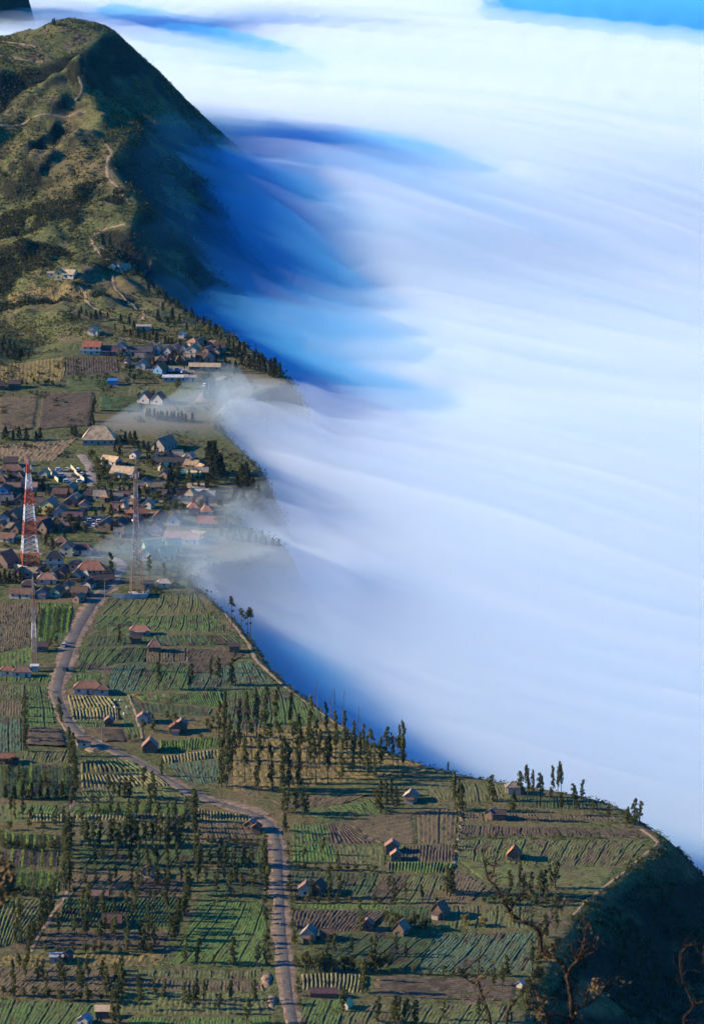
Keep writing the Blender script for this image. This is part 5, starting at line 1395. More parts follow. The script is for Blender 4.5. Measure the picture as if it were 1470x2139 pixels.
# --- upper village
for a in (
    (192, 740, 13, 9, 'red', 'white', 'white two storey house with bright red roof on the upper slope', dict(storeys=2, h=2.7, yaw=-6)),
    (232, 742, 15, 9, 'purple', 'brown', 'wide dark purple roofed house in the upper village', dict()),
    (252, 741, 6, 9, 'pink', 'pink', 'narrow pink stepped house beside the purple roof', dict(yaw=80, storeys=2, h=2.6)),
    (271, 742, 9, 7, 'navy', 'white', 'navy roofed house with white veranda posts', dict()),
    (296, 742, 15, 9, 'navy', 'grey', 'large navy roofed lodge in shade', dict()),
    (314, 737, 6, 6, 'tan', 'cream', 'first cream gabled cottage from the navy lodge', dict(yaw=70, rise=3)),
    (330, 739, 6, 6, 'tan', 'pale_blue', 'second gabled cottage from the navy lodge', dict(yaw=70, rise=3)),
    (351, 741, 6.5, 6, 'pink', 'pale_blue', 'third gabled cottage from the navy lodge', dict(yaw=70, rise=3)),
    (368, 739, 7, 6, 'pink', 'cream', 'fourth gabled cottage from the navy lodge', dict(yaw=65, rise=3)),
    (385, 739, 6, 6, 'grey', 'white', 'fifth gabled cottage from the navy lodge', dict(yaw=70, rise=3)),
    (402, 748, 8, 8, 'tan', 'cream', 'tall cream house with tan roof in the upper village', dict(yaw=75, storeys=2)),
    (414, 732, 8, 7, 'brown', 'yellow', 'yellow gabled house behind the tall cream one', dict(yaw=80, rise=4)),
    (434, 740, 8, 6, 'pink', 'brown', 'brown house with sunlit bargeboard beside the wooded point', dict(yaw=60)),
    (456, 743, 8, 6, 'pink', 'brown', 'outermost brown house before the wooded point', dict(yaw=60)),
    (428, 774, 22, 6, 'tan', 'brown', 'long tan roofed row at the foot of the wooded point', dict(yaw=-5, rise=1.6)),
    (336, 780, 8, 8, 'orange', 'blue', 'orange roofed house with blue wall', dict(yaw=55, rise=3)),
    (366, 797, 17, 5, 'white', 'pale_blue', 'long white and blue hall on the upper yard', dict(kind='shed', rise=0.8)),
    (397, 797, 8, 4.5, 'grey', 'pale_blue', 'low grey wing joined to the long white and blue hall', dict(kind='shed', rise=0.6)),
    (296, 770, 7, 7, 'tan', 'pale_blue', 'pale cottage with striped roof in the upper yard', dict(yaw=75)),
    (265, 766, 6, 5, 'pink', 'grey', 'small pink roofed hut beside the yard hedge', dict(yaw=60)),
    (193, 698, 6, 6, 'white', 'white', 'white cottage with white roof on the upper meadow', dict(yaw=75)),
    (199, 701, 5, 5, 'yellow', 'white', 'lower cream cottage joined to the white roofed one', dict(yaw=75)),
    (235, 804, 6.5, 5, 'blue', 'blue', 'vivid blue shed on the green saddle strip', dict(kind='shed', rise=0.6, windows=False)),
    (303, 842, 8, 9, 'pink', 'white', 'pink gabled house in the saddle mist nearer the fields', dict(yaw=70, rise=4)),
    (331, 844, 8, 9, 'pink', 'white', 'pink gabled house in the saddle mist nearer the cliff', dict(yaw=70, rise=4)),
    (124, 583, 7, 6, 'yellow', 'yellow', 'yellow walled villa on the hill shoulder', dict(yaw=80, storeys=2, h=2.6)),
    (142, 580, 12, 8, 'tan', 'white', 'broad tan roofed villa on the hill shoulder', dict(yaw=-20)),
    (108, 578, 6, 4, 'pale', 'white', 'low white wing of the hill shoulder villa', dict(kind='shed', rise=0.4)),
    (233, 566, 6, 5, 'white', 'yellow', 'yellow hut at the head of the hill track', dict(yaw=80)),
    (258, 566, 9, 6, 'pale', 'grey', 'pale roofed shelter on the ridge viewpoint', dict(yaw=30)),
    (30, 810, 8, 5, 'dark', 'wood', 'dark shed at the foot of the golden slope', dict(windows=False)),
    (2, 814, 6, 5, 'dark', 'wood', 'dark shed cut by the frame at the golden slope', dict(windows=False)),
    (300, 690, 10, 5, 'pale', 'grey', 'grey terrace shelter above the cottages', dict(kind='shed', rise=0.4, windows=False)),
    (380, 706, 4, 4, 'white', 'white', 'tiny white hut on the wooded terraces', dict(yaw=75, windows=False)),
):
    house(*a[:7], **a[7])

# --- close-packed smaller houses along the village lanes
hr = random.Random(31)
def house_row(pts, n, where, end, roofs=('brown', 'dark', 'brick', 'pink', 'tan', 'grey'), walls=('brown', 'grey', 'wood', 'cream'), yaw=(60, 85), size=(6, 8.5)):
    P = np.array(pts, float); seg = np.r_[0, np.cumsum(np.hypot(*np.diff(P, axis=0).T))]
    for i in range(n):
        s_ = seg[-1] * (i + 0.5 + hr.uniform(-0.2, 0.2)) / n
        rf_ = hr.choice(roofs)
        house(float(np.interp(s_, seg, P[:, 0])), float(np.interp(s_, seg, P[:, 1])) + hr.uniform(-3, 3), hr.uniform(*size), hr.uniform(5, 7), rf_, hr.choice(walls),
              f'{ordinal(i)} small house from the {end} {where}', kind=hr.choice(('gable', 'gable', 'hip')), rise=hr.uniform(1.8, 2.8), yaw=hr.choice((hr.uniform(*yaw), hr.uniform(-15, 15))), group='small houses ' + where)
house_row([(0, 1012), (40, 1008), (76, 1030)], 5, 'in the lane below the dry bank', 'frame end')
house_row([(4, 1052), (44, 1052), (84, 1056)], 5, 'in the lane above the pinkish gables', 'frame end')
house_row([(56, 1098), (110, 1100), (140, 1112)], 5, 'in the row behind the banded tower', 'tower end')
house_row([(0, 1108), (40, 1112)], 3, 'above the veranda bungalow', 'frame end')
house_row([(180, 1040), (230, 1048), (290, 1050)], 6, 'along the shaded lane below the bank', 'jeep yard end')
house_row([(236, 1072), (300, 1080)], 4, 'along the lane above the car park', 'car park end')
house_row([(318, 970), (380, 958), (430, 1000)], 6, 'around the dark barrack', 'hall end')
house_row([(330, 1040), (390, 1042), (450, 1046)], 6, 'along the lane before the pavilions', 'tower end')
house_row([(240, 1124), (300, 1118)], 3, 'below the zigzag roofed house', 'car park end')
house_row([(30, 1208), (70, 1206), (130, 1210), (190, 1212)], 7, 'along the upper edge of the lower cluster', 'frame end')
house_row([(280, 752), (330, 760), (400, 758), (450, 756)], 8, 'in the shaded middle of the upper village', 'purple roof end', roofs=('navy', 'dark', 'brown', 'grey', 'tan'))
house_row([(392, 726), (430, 724), (468, 736)], 4, 'on the bank behind the cottages', 'cottage end')
# ================================================================== lattice towers, poles, vehicles
surf('tower_red', (0.34, 0.075, 0.045), (0.50, 0.12, 0.075), 0.5)
surf('tower_white', (0.58, 0.56, 0.53), (0.74, 0.72, 0.69), 0.5)
surf('steel', (0.20, 0.18, 0.17), (0.34, 0.31, 0.29), 0.5, rough=0.6)
surf('rust', (0.19, 0.10, 0.075), (0.34, 0.20, 0.15), 0.5)
surf('concrete', (0.30, 0.29, 0.27), (0.48, 0.46, 0.43), 0.4, detail=5)
surf('pole', (0.16, 0.13, 0.11), (0.28, 0.24, 0.20), 0.8)

def lattice_tower(name, label, px, py, H, w0, w1, mats, legr, bracer, panels=3, waist=None, antennas=(), dish=()):
    """Four-legged lattice mast in coloured sections; each section has its legs and one braced panel a side."""
    p = at(px, py)
    o = thing(name, label, 'tower', p, R(12))
    n = len(mats)
    def width(t):
        if waist and t > waist[0]: return waist[1] + (w1 - waist[1]) * (t - waist[0]) / (1 - waist[0])
        e = waist if waist else (1.0, w1)
        return w0 + (e[1] - w0) * t / e[0]
    cor = ((-1, -1), (1, -1), (1, 1), (-1, 1))
    for i in range(n):
        t0, t1 = i / n, (i + 1) / n
        m = MATS[mats[i]]
        sec = None
        np_ = max(1, round(panels * (1 + 0.8 * i / n)))
        zs = [H * (t0 + (t1 - t0) * k / np_) for k in range(np_ + 1)]
        ws = [width(z / H) / 2 for z in zs]
        # horizontal frame ring as the section itself
        ring = MB()
        for z, w in zip(zs[:1] + zs[-1:], ws[:1] + ws[-1:]):
            for k in range(4):
                a, b = cor[k], cor[(k + 1) % 4]
                ring.bar((a[0] * w, a[1] * w, z), (b[0] * w, b[1] * w, z), bracer)
        sec = ring.build('section', m, o)
        for k in range(4):
            lg = MB(); lg.bar((cor[k][0] * ws[0], cor[k][1] * ws[0], zs[0] - (0.5 if i == 0 else 0)), (cor[k][0] * ws[-1], cor[k][1] * ws[-1], zs[-1]), legr * (1 - 0.5 * t0), legr * (1 - 0.5 * t1), 5)
            link('leg', lg.mesh('leg'), m, sec)
            br = MB(); a, b = cor[k], cor[(k + 1) % 4]
            for q in range(np_):
                br.bar((a[0] * ws[q], a[1] * ws[q], zs[q]), (b[0] * ws[q + 1], b[1] * ws[q + 1], zs[q + 1]), bracer)
                br.bar((b[0] * ws[q], b[1] * ws[q], zs[q]), (a[0] * ws[q + 1], a[1] * ws[q + 1], zs[q + 1]), bracer)
                if q: br.bar((a[0] * ws[q], a[1] * ws[q], zs[q]), (b[0] * ws[q], b[1] * ws[q], zs[q]), bracer * 0.8)
            link('brace', br.mesh('brace'), m, sec)
    for (z, r_, az, hh) in antennas:
        a = MB(); x, y = math.cos(az) * r_, math.sin(az) * r_
        a.box(x - 0.22, x + 0.22, y - 0.15, y + 0.15, H * z - hh / 2, H * z + hh / 2); a.bar((x * 0.3, y * 0.3, H * z), (x, y, H * z), 0.07)
        a.build('antenna', MATS['tower_white'], o)
    for (z, r_, az, rr) in dish:
        d = MB(); x, y = math.cos(az) * r_, math.sin(az) * r_
        d.bar((x, y, H * z), (x + math.cos(az) * 0.5, y + math.sin(az) * 0.5, H * z), rr * 0.6, rr, 12); d.build('dish', MATS['tower_white'], o)
    MB().bar((0, 0, H), (0, 0, H + 4), 0.06).build('lightning_rod', MATS['steel'], o)
    MB().box(-w0 * 0.62, w0 * 0.62, -w0 * 0.62, w0 * 0.62, -1.5, 0.15).build('footing', MATS['concrete'], o)
    # ladder
    ld = MB()
    wl = width(0) / 2
    for sx in (-0.2, 0.2): ld.bar((sx, 0, 0), (sx, 0, H), 0.05)
    for k in range(int(H / 1.2)): ld.bar((-0.2, 0, k * 1.2), (0.2, 0, k * 1.2), 0.035)
    ld.build('ladder', MATS[mats[0]], o)
    return o

lattice_tower('lattice_tower', 'tall red and white banded lattice tower over the village', 63, 1186, 57, 9.0, 1.6, ['tower_red', 'tower_white', 'tower_red', 'tower_white', 'tower_red', 'tower_white', 'tower_red'], 0.24, 0.11, 3,
              waist=(0.85, 2.2), antennas=[(0.97, 1.9, 0.3, 2.6), (0.97, 1.9, 2.4, 2.6), (0.97, 1.9, 4.5, 2.6), (0.89, 2.2, 0.4, 2.2), (0.89, 2.2, 3.3, 2.2), (0.92, 2.2, 5.2, 2.4)], dish=[(0.80, 1.4, 4.2, 0.6), (0.76, 1.5, 5.4, 0.7)])
lattice_tower('lattice_tower', 'slender grey and rust lattice tower at the head of the fields', 286, 1238, 64, 6.4, 1.3, ['rust', 'rust', 'steel', 'steel', 'steel', 'rust', 'steel', 'rust'], 0.14, 0.055, 3,
              waist=(0.55, 2.4), antennas=[(0.93, 1.7, 0.4, 2.4), (0.93, 1.7, 2.5, 2.4), (0.93, 1.7, 4.6, 2.4)], dish=[(0.62, 1.5, 4.4, 0.7), (0.58, 1.6, 3.4, 0.6), (0.5, 1.7, 5.0, 0.6), (0.34, 2.0, 4.0, 0.6)])
lattice_tower('lattice_mast', 'thin pale lattice mast beside the road and ploughed field', 72, 1396, 44, 2.6, 0.7, ['rust', 'steel', 'tower_white', 'steel', 'rust', 'steel'], 0.10, 0.05, 3)

# compound walls of the two big towers
def low_wall(label, pts, h, mat, name='compound_wall', t=0.25):
    P = [at(*p) for p in pts]
    o = thing(name, label, 'wall', P[0])
    for a, b in zip(P[:-1], P[1:]):
        d = (b - a); d.z = 0; d.normalize(); nn = Vector((-d.y, d.x, 0)) * t / 2
        z0 = min(a.z, b.z) - 0.6; z1 = max(a.z, b.z) + h
        c = [a - nn, b - nn, b + nn, a + nn]
        m = MB().prism(None, [tuple(Vector((q.x, q.y, z0)) - P[0]) for q in c], [tuple(Vector((q.x, q.y, z1)) - P[0]) for q in c])
        m.build('wall_panel', MATS[mat], o)
    return o
low_wall('white wall round the foot of the red and white tower', [(28, 1186), (66, 1196), (92, 1190)], 2.2, 'wall_cream')
low_wall('grey retaining wall in front of the grey lattice tower', [(236, 1250), (272, 1252), (306, 1250), (312, 1240)], 2.4, 'concrete')
low_wall('stone edged wall curving round the jeep yard', [(101, 982), (112, 998), (122, 1008)], 1.6, 'wall_cream')
low_wall('pale wall between the jeep yard and the lane', [(148, 976), (160, 992), (176, 1008)], 1.6, 'wall_cream')
low_wall('low pale wall beneath the middle village lane', [(168, 1086), (206, 1083), (224, 1082)], 1.3, 'wall_cream')

def utility_pole(px, py, h, label):
    p = at(px, py)
    o = thing('utility_pole', label, 'pole', p, R(20), 'wooden utility poles')
    MB().bar((0, 0, -0.5), (0, 0, h), 0.17, 0.11, 8).build('post', MATS['pole'], o)
    MB().box(-1.0, 1.0, -0.07, 0.07, h - 0.9, h - 0.72).build('crossarm', MATS['pole'], o)
    for x in (-0.85, 0.85): MB().bar((x, 0, h - 0.72), (x, 0, h - 0.45), 0.07, 0.05, 6).build('insulator', MATS['tower_white'], o)
for a in ((246, 1345, 9, 'utility pole beside the pale blue farmhouse'), (352, 1347, 16, 'tallest utility pole on the dark terrace'), (210, 1176, 13, 'utility pole at the misty village green'), (219, 1250, 10, 'utility pole at the road junction'),
          (478, 1325, 9, 'utility pole near the rim trees'), (213, 1548, 7, 'utility pole beside the brown plot by the road'), (399, 1345, 8, 'utility pole on the ploughed plot corner'), (411, 802, 9, 'utility pole on the upper yard'),
          (226, 1330, 9, 'utility pole on the road side of the dark terrace')):
    utility_pole(*a)

rand_cols = {'white': (0.72, 0.72, 0.72), 'silver': (0.45, 0.47, 0.50), 'blue': (0.10, 0.22, 0.45), 'red': (0.4, 0.06, 0.05), 'green': (0.10, 0.2, 0.12), 'dark': (0.05, 0.05, 0.06)}
for k_, c_ in rand_cols.items(): surf('paint_' + k_, tuple(v * 0.85 for v in c_), c_, 0.5, rough=0.35, spec=0.5)
surf('tyre', (0.012, 0.012, 0.012), (0.03, 0.03, 0.03), 3.0)

def jeep(px, py, yaw, paint, label, group):
    p = at(px, py)
    o = thing('jeep', label, 'car', p + Vector((0, 0, 0.32)), R(yaw), group)
    b = MB()
    prof = [(-2.0, 0.45), (2.0, 0.45), (2.0, 1.05), (0.75, 1.15), (0.75, 1.15), (-2.0, 1.15)]
    b.prism(None, [(x, -0.85, z) for x, z in prof], [(x, 0.85, z) for x, z in prof]); b.build('body', MATS['paint_' + paint], o)
    c = MB(); cp = [(-1.95, 1.15), (0.7, 1.15), (0.3, 1.75), (-1.9, 1.78)]
    c.prism(None, [(x, -0.74, z) for x, z in cp], [(x, 0.74, z) for x, z in cp]); c.build('cabin_glass', MATS['window_glass'], o)
    MB().box(-1.98, 0.35, -0.78, 0.78, 1.76, 1.88).build('roof', MATS['paint_' + paint], o)
    for x in (-1.25, 1.25):
        for y in (-0.85, 0.85): MB().bar((x, y - 0.12, 0.36), (x, y + 0.12, 0.36), 0.37, 0.37, 10).build('wheel', MATS['tyre'], o)
for x in ((124, 985, 10, 'white', 'white jeep first in the yard by the yellow roofed shed'), (131, 997, 10, 'silver', 'silver jeep in the middle of the yard'), (140, 1009, 8, 'white', 'white jeep at the yard mouth'), (141, 984, 75, 'silver', 'silver jeep parked against the yard back'),
          (155, 997, 70, 'dark', 'dark jeep beside the pale yard wall'), (163, 985, 80, 'white', 'white jeep at the top of the lane'), (172, 994, 75, 'silver', 'silver jeep halfway down the lane wall'), (168, 1009, 20, 'white', 'white jeep at the foot of the lane wall'),
          (176, 1098, 80, 'white', 'white jeep nearest the wall in the car park'), (197, 1101, 75, 'white', 'white jeep in the middle of the car park'), (190, 1091, 10, 'silver', 'silver jeep at the back of the car park'), (209, 1093, 10, 'white', 'white jeep beside the zigzag roofed house'),
          (137, 1402, 75, 'dark', 'dark jeep climbing the road above the roadside house'), (134, 1352, 80, 'silver', 'silver jeep parked on the verge by the mast'), (182, 1062, 10, 'white', 'white jeep beside the brick roofed white house'), (428, 808, 70, 'white', 'white jeep on the lane to the upper village'),
          (372, 776, 10, 'blue', 'blue jeep on the shaded upper yard'), (358, 778, 10, 'white', 'white jeep on the shaded upper yard'), (385, 780, 30, 'silver', 'silver jeep on the shaded upper yard')):
    jeep(*x, 'parked and driving jeeps')

def motorbike(px, py, yaw, label):
    p = at(px, py)
    o = thing('motorbike', label, 'motorbike', p + Vector((0, 0, 0.3)), R(yaw))
    for x in (-0.62, 0.62): MB().bar((x, -0.06, 0.3), (x, 0.06, 0.3), 0.31, 0.31, 12).build('wheel', MATS['tyre'], o)
    MB().prism(None, [(-0.7, -0.13, 0.55), (0.35, -0.13, 0.45), (0.55, -0.13, 0.95), (-0.65, -0.13, 0.8)], [(-0.7, 0.13, 0.55), (0.35, 0.13, 0.45), (0.55, 0.13, 0.95), (-0.65, 0.13, 0.8)]).build('body', MATS['paint_white'], o)
    MB().bar((0.62, 0, 0.3), (0.42, 0, 1.05), 0.05).build('fork', MATS['steel'], o)
    MB().bar((0.42, -0.35, 1.08), (0.42, 0.35, 1.08), 0.03).build('handlebar', MATS['steel'], o)
    MB().box(-0.7, 0.15, -0.14, 0.14, 0.81, 0.90).build('seat', MATS['tyre'], o)
motorbike(112, 1447, 80, 'white motorbike on the road beside the large roadside house')

motorbike(146, 1345, 100, 'white motorbike on the road abreast of the mast')
motorbike(585, 1935, 95, 'white motorbike on the straight road beside the ploughed rows')

# sacks left on the olive plot
for i, (px, py, lab) in enumerate(((240, 1466, 'white sack at the top of the olive plot, nearer the road'), (251, 1466, 'white sack at the top of the olive plot, nearer the path'), (240, 1480, 'white sack halfway down the olive plot by the straw rows'), (265, 1480, 'white sack halfway down the olive plot by the path'), (259, 1494, 'white sack at the foot of the olive plot'))):
    p = at(px, py)
    n = 10; V = []; F = []
    prof = [(0.0, 0.0), (0.42, 0.05), (0.5, 0.35), (0.42, 0.7), (0.16, 0.92), (0.22, 1.08), (0.0, 1.05)]
    for r_, z in prof:
        for k in range(n):
            t = 2 * math.pi * k / n; q = r_ * (1 + 0.12 * math.sin(3 * t + i)); V.append((q * math.cos(t), q * 0.8 * math.sin(t), z + 0.2))
    for a in range(len(prof) - 1):
        for k in range(n): F.append((a * n + k, a * n + (k + 1) % n, (a + 1) * n + (k + 1) % n, (a + 1) * n + k))
    me = bpy.data.meshes.new('sack'); me.from_pydata(V, [], F); me.update()
    o = link('sack', me, MATS['tower_white'], None, p); o.rotation_euler = (0, 0, i * 1.3)
    tag(o, lab, 'sack', 'white sacks on the olive plot')

# ================================================================== bare branches close to the viewpoint
surf('near_bark', (0.022, 0.014, 0.009), (0.080, 0.050, 0.030), 9.0, bump=0.6, detail=5)
surf('dry_leaf', (0.050, 0.034, 0.018), (0.135, 0.090, 0.040), 9.0)
NEAR = {}
def limb(parent, name, pts, depth, r0, r1, dd=0.0, wig=0.03, mat='near_bark', seed=0):
    """A tapering branch through picture points at a given distance from the viewpoint."""
    rr = random.Random(seed)
    P = [pt(x, y, depth + dd * i / max(1, len(pts) - 1)) for i, (x, y) in enumerate(pts)]
    L = smooth_line(P, 5)
    L = L + np.array([[rr.uniform(-1, 1) * wig * (r0 + r1), rr.uniform(-1, 1) * wig, rr.uniform(-1, 1) * wig * (r0 + r1)] for _ in L])
    n = len(L); sides = 7
    V = []; F = []
    for i in range(n):
        d = L[min(i + 1, n - 1)] - L[max(i - 1, 0)]; d = Vector(d).normalized()
        a = d.orthogonal().normalized(); b = d.cross(a)
        r_ = r0 + (r1 - r0) * i / (n - 1); r_ *= 1 + 0.22 * math.sin(i * 2.1 + seed) * (0.6 if i % 3 else 1.0)
        for k in range(sides):
            t = 2 * math.pi * k / sides; V.append(tuple(Vector(L[i]) + a * math.cos(t) * r_ + b * math.sin(t) * r_))
    for i in range(n - 1):
        for k in range(sides): F.append((i * sides + k, i * sides + (k + 1) % sides, (i + 1) * sides + (k + 1) % sides, (i + 1) * sides + k))
    F.append(tuple(range(sides))[::-1]); F.append(tuple(range((n - 1) * sides, n * sides)))
    me = bpy.data.meshes.new(name); me.from_pydata([tuple(Vector(v) - parent.location) for v in V], [], F); me.update()
    me.polygons.foreach_set('use_smooth', np.ones(len(me.polygons), bool))
    return link(name, me, MATS[mat], parent)

def near_tree(name, label, foot, depth, limbs, leaves=()):
    g = pt(*foot, depth)
    gz = float(ground(g[0], g[1]))
    o = thing(name, label, 'tree', (g[0], g[1], gz))
    lowest = limbs[0][1][0]
    tr_ = MB(); a = Vector(pt(*lowest, depth)); 
    tr_.bar((0, 0, -0.3), tuple(a - o.location), limbs[0][2] * 1.5, limbs[0][2], 8); tr_.build('trunk', MATS['near_bark'], o)
    first = None
    for i, (nm, pts_, r0, r1, dd) in enumerate(limbs):
        lo = limb(o, nm, pts_, depth, r0, r1, dd, seed=i + 3)
        rr = random.Random(i + 50)
        for k in range(3 * (len(pts_) - 1)):
            # fine side twigs, each with one fork
            t_ = rr.uniform(0.15, 1.0) * (len(pts_) - 1); a_ = min(int(t_), len(pts_) - 2); u_ = t_ - a_
            bx_ = pts_[a_][0] + (pts_[a_ + 1][0] - pts_[a_][0]) * u_; by_ = pts_[a_][1] + (pts_[a_ + 1][1] - pts_[a_][1]) * u_
            L_ = rr.uniform(12, 42); an = rr.uniform(-2.9, -0.2)
            q1 = (bx_ + math.cos(an) * L_ * 0.5 + rr.uniform(-3, 3), by_ + math.sin(an) * L_ * 0.5); q2 = (bx_ + math.cos(an + 0.4) * L_, by_ + math.sin(an + 0.4) * L_)
            tw = limb(o, 'twig', [(bx_, by_), q1, q2], depth + dd * t_ / max(1, len(pts_) - 1), rpx(4.5), rpx(2), rr.uniform(-0.3, 0.3), seed=i * 40 + k)
    if leaves:
        rng = np.random.default_rng(4)
        C = [tuple(Vector(pt(x, y, depth + rng.uniform(-0.5, 0.5))) - o.location) for x, y in leaves]
        if depth < 45: C = C * 5
        v, f = leaf_cards(9, C, (0.13, 0.25, 0.13), 0.035, rng)
        link('dry_leaves', mesh_np('dry_leaves', v, f), MATS['dry_leaf'], o)
    return o

px1 = 1 / 9000.0 * 62
def rpx(w): return 0.5 * w * px1 * 0.52
near_tree('bare_branched_tree', 'gnarled leafless tree rising close in front of the viewpoint', (1195, 2300), 62, [
    ('branch', [(1198, 2200), (1196, 2139), (1192, 2080), (1184, 2040), (1172, 2012), (1152, 2000), (1130, 1990)], rpx(26), rpx(17), 0.6),
    ('branch', [(1130, 1990), (1128, 1962), (1120, 1940), (1104, 1932), (1082, 1922), (1064, 1906)], rpx(18), rpx(15), 0.3),
    ('branch', [(1064, 1906), (1056, 1890), (1046, 1876), (1034, 1850), (1020, 1838), (1012, 1806), (1006, 1778)], rpx(17), rpx(5), 0.5),
    ('branch', [(1064, 1906), (1074, 1886), (1092, 1868), (1108, 1852)], rpx(10), rpx(5), 0.6),
    ('branch', [(1022, 1840), (1030, 1826), (1034, 1806)], rpx(8), rpx(4), 0.2),
    ('branch', [(1186, 2040), (1192, 2022), (1206, 2008), (1214, 1990), (1220, 1966), (1226, 1938), (1232, 1926)], rpx(14), rpx(6), -0.4),
    ('branch', [(1206, 2008), (1226, 1996), (1240, 1988), (1248, 1978)], rpx(9), rpx(4), -0.3),
    ('branch', [(1192, 2139), (1206, 2112), (1230, 2098), (1262, 2070), (1290, 2052), (1310, 2048)], rpx(11), rpx(4), 0.5),
    ('branch', [(1222, 2100), (1226, 2076), (1236, 2062), (1254, 2056)], rpx(12), rpx(6), -0.5),
    ('branch', [(1140, 2230), (1140, 2139), (1136, 2110), (1128, 2092), (1118, 2070)], rpx(17), rpx(8), 0.8),
    ('branch', [(1030, 2260), (1024, 2139), (1014, 2102), (1004, 2072), (998, 2050), (1000, 2010), (1004, 1980)], rpx(15), rpx(5), 1.2),
    ('branch', [(998, 2060), (980, 2050), (964, 2036), (954, 2032)], rpx(9), rpx(4), 0.4),
    ('branch', [(1058, 2240), (1058, 2139), (1062, 2112), (1076, 2092), (1094, 2072), (1102, 2050)], rpx(14), rpx(5), 0.6),
    ('branch', [(1192, 2139), (1170, 2120), (1150, 2126), (1142, 2139)], rpx(11), rpx(9), 0.2),
    ('branch', [(1128, 1962), (1140, 1940), (1160, 1906), (1176, 1890)], rpx(9), rpx(3), 0.7),
], [(1118, 2090), (1110, 2100), (1124, 2110), (1240, 2060), (1250, 2070), (1236, 2080), (1228, 1934), (1248, 1976), (1110, 1856), (1096, 1866), (1000, 2060), (960, 2034), (1300, 2050), (1100, 2080), (1150, 2000), (1128, 2120), (1254, 2058), (1260, 2066), (1010, 2040), (990, 2040),
    (1120, 2120), (1116, 2105), (1132, 2100), (1130, 2128), (1140, 2110), (1104, 2110), (1126, 2090), (1138, 2124), (1242, 2070), (1246, 2056), (1232, 2068), (1214, 2110), (1090, 1880), (1030, 1820), (1180, 1892), (1168, 1900)])
near_tree('bare_branched_sapling', 'thin crooked bare sapling at the dark cliff side of the frame', (1436, 2300), 58, [
    ('branch', [(1438, 2230), (1428, 2139), (1444, 2110), (1462, 2096), (1476, 2088)], rpx(11), rpx(5), 0.4),
    ('branch', [(1450, 2104), (1440, 2080), (1428, 2056), (1420, 2020), (1424, 1990), (1430, 1978)], rpx(10), rpx(4), 0.4),
    ('branch', [(1474, 2030), (1470, 2000), (1468, 1980)], rpx(8), rpx(4), 0.2),
])
near_tree('leafy_twig_tree', 'blurred dark leafy twig poking in at the western frame edge', (-40, 2300), 40, [
    ('branch', [(-30, 2260), (-20, 2000), (-8, 1880), (2, 1846)], 0.05, 0.02, 0.2)],
    [(0, 1830), (4, 1840), (2, 1850), (6, 1846), (-2, 1820), (8, 1836), (2, 1860), (-4, 1870), (4, 1815)])
# ================================================================== cloud sea and haze
def volume_mat(name, density, color=(0.97, 0.98, 1.0), aniso=0.0):
    m, nt = nmat(name)
    v = nt.nodes.new('ShaderNodeVolumePrincipled'); o = nt.nodes.new('ShaderNodeOutputMaterial')
    v.inputs['Color'].default_value = (*color, 1); v.inputs['Density'].default_value = density; v.inputs['Anisotropy'].default_value = aniso
    v.inputs['Density Attribute'].default_value = ''
    nt.links.new(v.outputs[0], o.inputs['Volume'])
    return m

MX = np.concatenate([np.linspace(-900, -420, 13)[:-1], np.linspace(-420, 420, 200), np.linspace(420, 1700, 26)[1:]])
MY = np.concatenate([np.linspace(1250, 1550, 16)[:-1], np.linspace(1550, 3400, 360), np.linspace(3400, 7300, 150)[1:]])
mgx, mgy = np.meshgrid(MX, MY)
md, _mbx, _mby = rim_distance(mgx, mgy)
mg = ground(mgx, mgy)

def streak(x, y, along, across, ang, seed, octv=4):
    """Noise drawn out along a flow direction (silky long-exposure cloud)."""
    c, s = math.cos(ang), math.sin(ang)
    w = 45 * fbm(x / 500, y / 500, 2, seed + 5)      # the flow bends a little
    u = (x * c + y * s + w) / along; v = (-x * s + y * c + w) / across
    return fbm(u, v, octv, seed)

def sea_level(y):
    sea = SLOPE * (np.minimum(y, 3350) - Y0)
    return sea + np.interp(y, [1500, 1750, 1950, 2080, 2180, 2300, 2420, 2560, 2700, 2900, 3150, 3350, 4200, 4700, 5200, 7300],
                           [-75, -17, -5, 1, 4, 5, 4, -4, -8, -6, 12, 8, 4, -10, -100, -210])
MTOP = sea_level(mgy)
# cloud banked up against the flank of the hills
MTOP = MTOP + np.interp(mgy, [2780, 2850, 2920, 3050, 3150, 3300, 3500], [0, 6, 24, 28, 14, 6, 0]) * smooth(330, -30, mgx)

def sea_xy(px, py):
    """Where the ray meets the cloud sea."""
    a, b = ray(px, py)
    ys = np.arange(1500, 5200, 4.0)
    k = int(np.argmax(CAM_Z + b * ys <= sea_level(ys)))
    return float(a * ys[k]), float(ys[k])

def stroke(points, fn=sea_xy, wide=1.0):
    """Soft mask along a drawn-out band: points (px, py, half width in px), distances measured in picture-like proportions."""
    P = [(*fn(p[0], p[1]), p[2], p[3] if len(p) > 3 else 1.0) for p in points]
    best = np.zeros_like(mgx)
    for (x0, y0, w0, a0), (x1, y1, w1, a1) in zip(P[:-1], P[1:]):
        dx, dy = x1 - x0, y1 - y0
        # across-band distance with the depth direction compressed as the low view compresses it
        sy = 0.24
        t = np.clip(((mgx - x0) * dx + (mgy - y0) * dy * sy * sy) / (dx * dx + dy * dy * sy * sy + 1e-9), 0, 1)
        qx, qy = x0 + t * dx, y0 + t * dy
        w = wide * (w0 + (w1 - w0) * t) * (y0 + (y1 - y0) * t) / FOC
        d2 = ((mgx - qx) ** 2 + ((mgy - qy) * sy) ** 2) / (w * w)
        best = np.maximum(best, np.exp(-d2 * 1.1) * (a0 + (a1 - a0) * t))
    return best

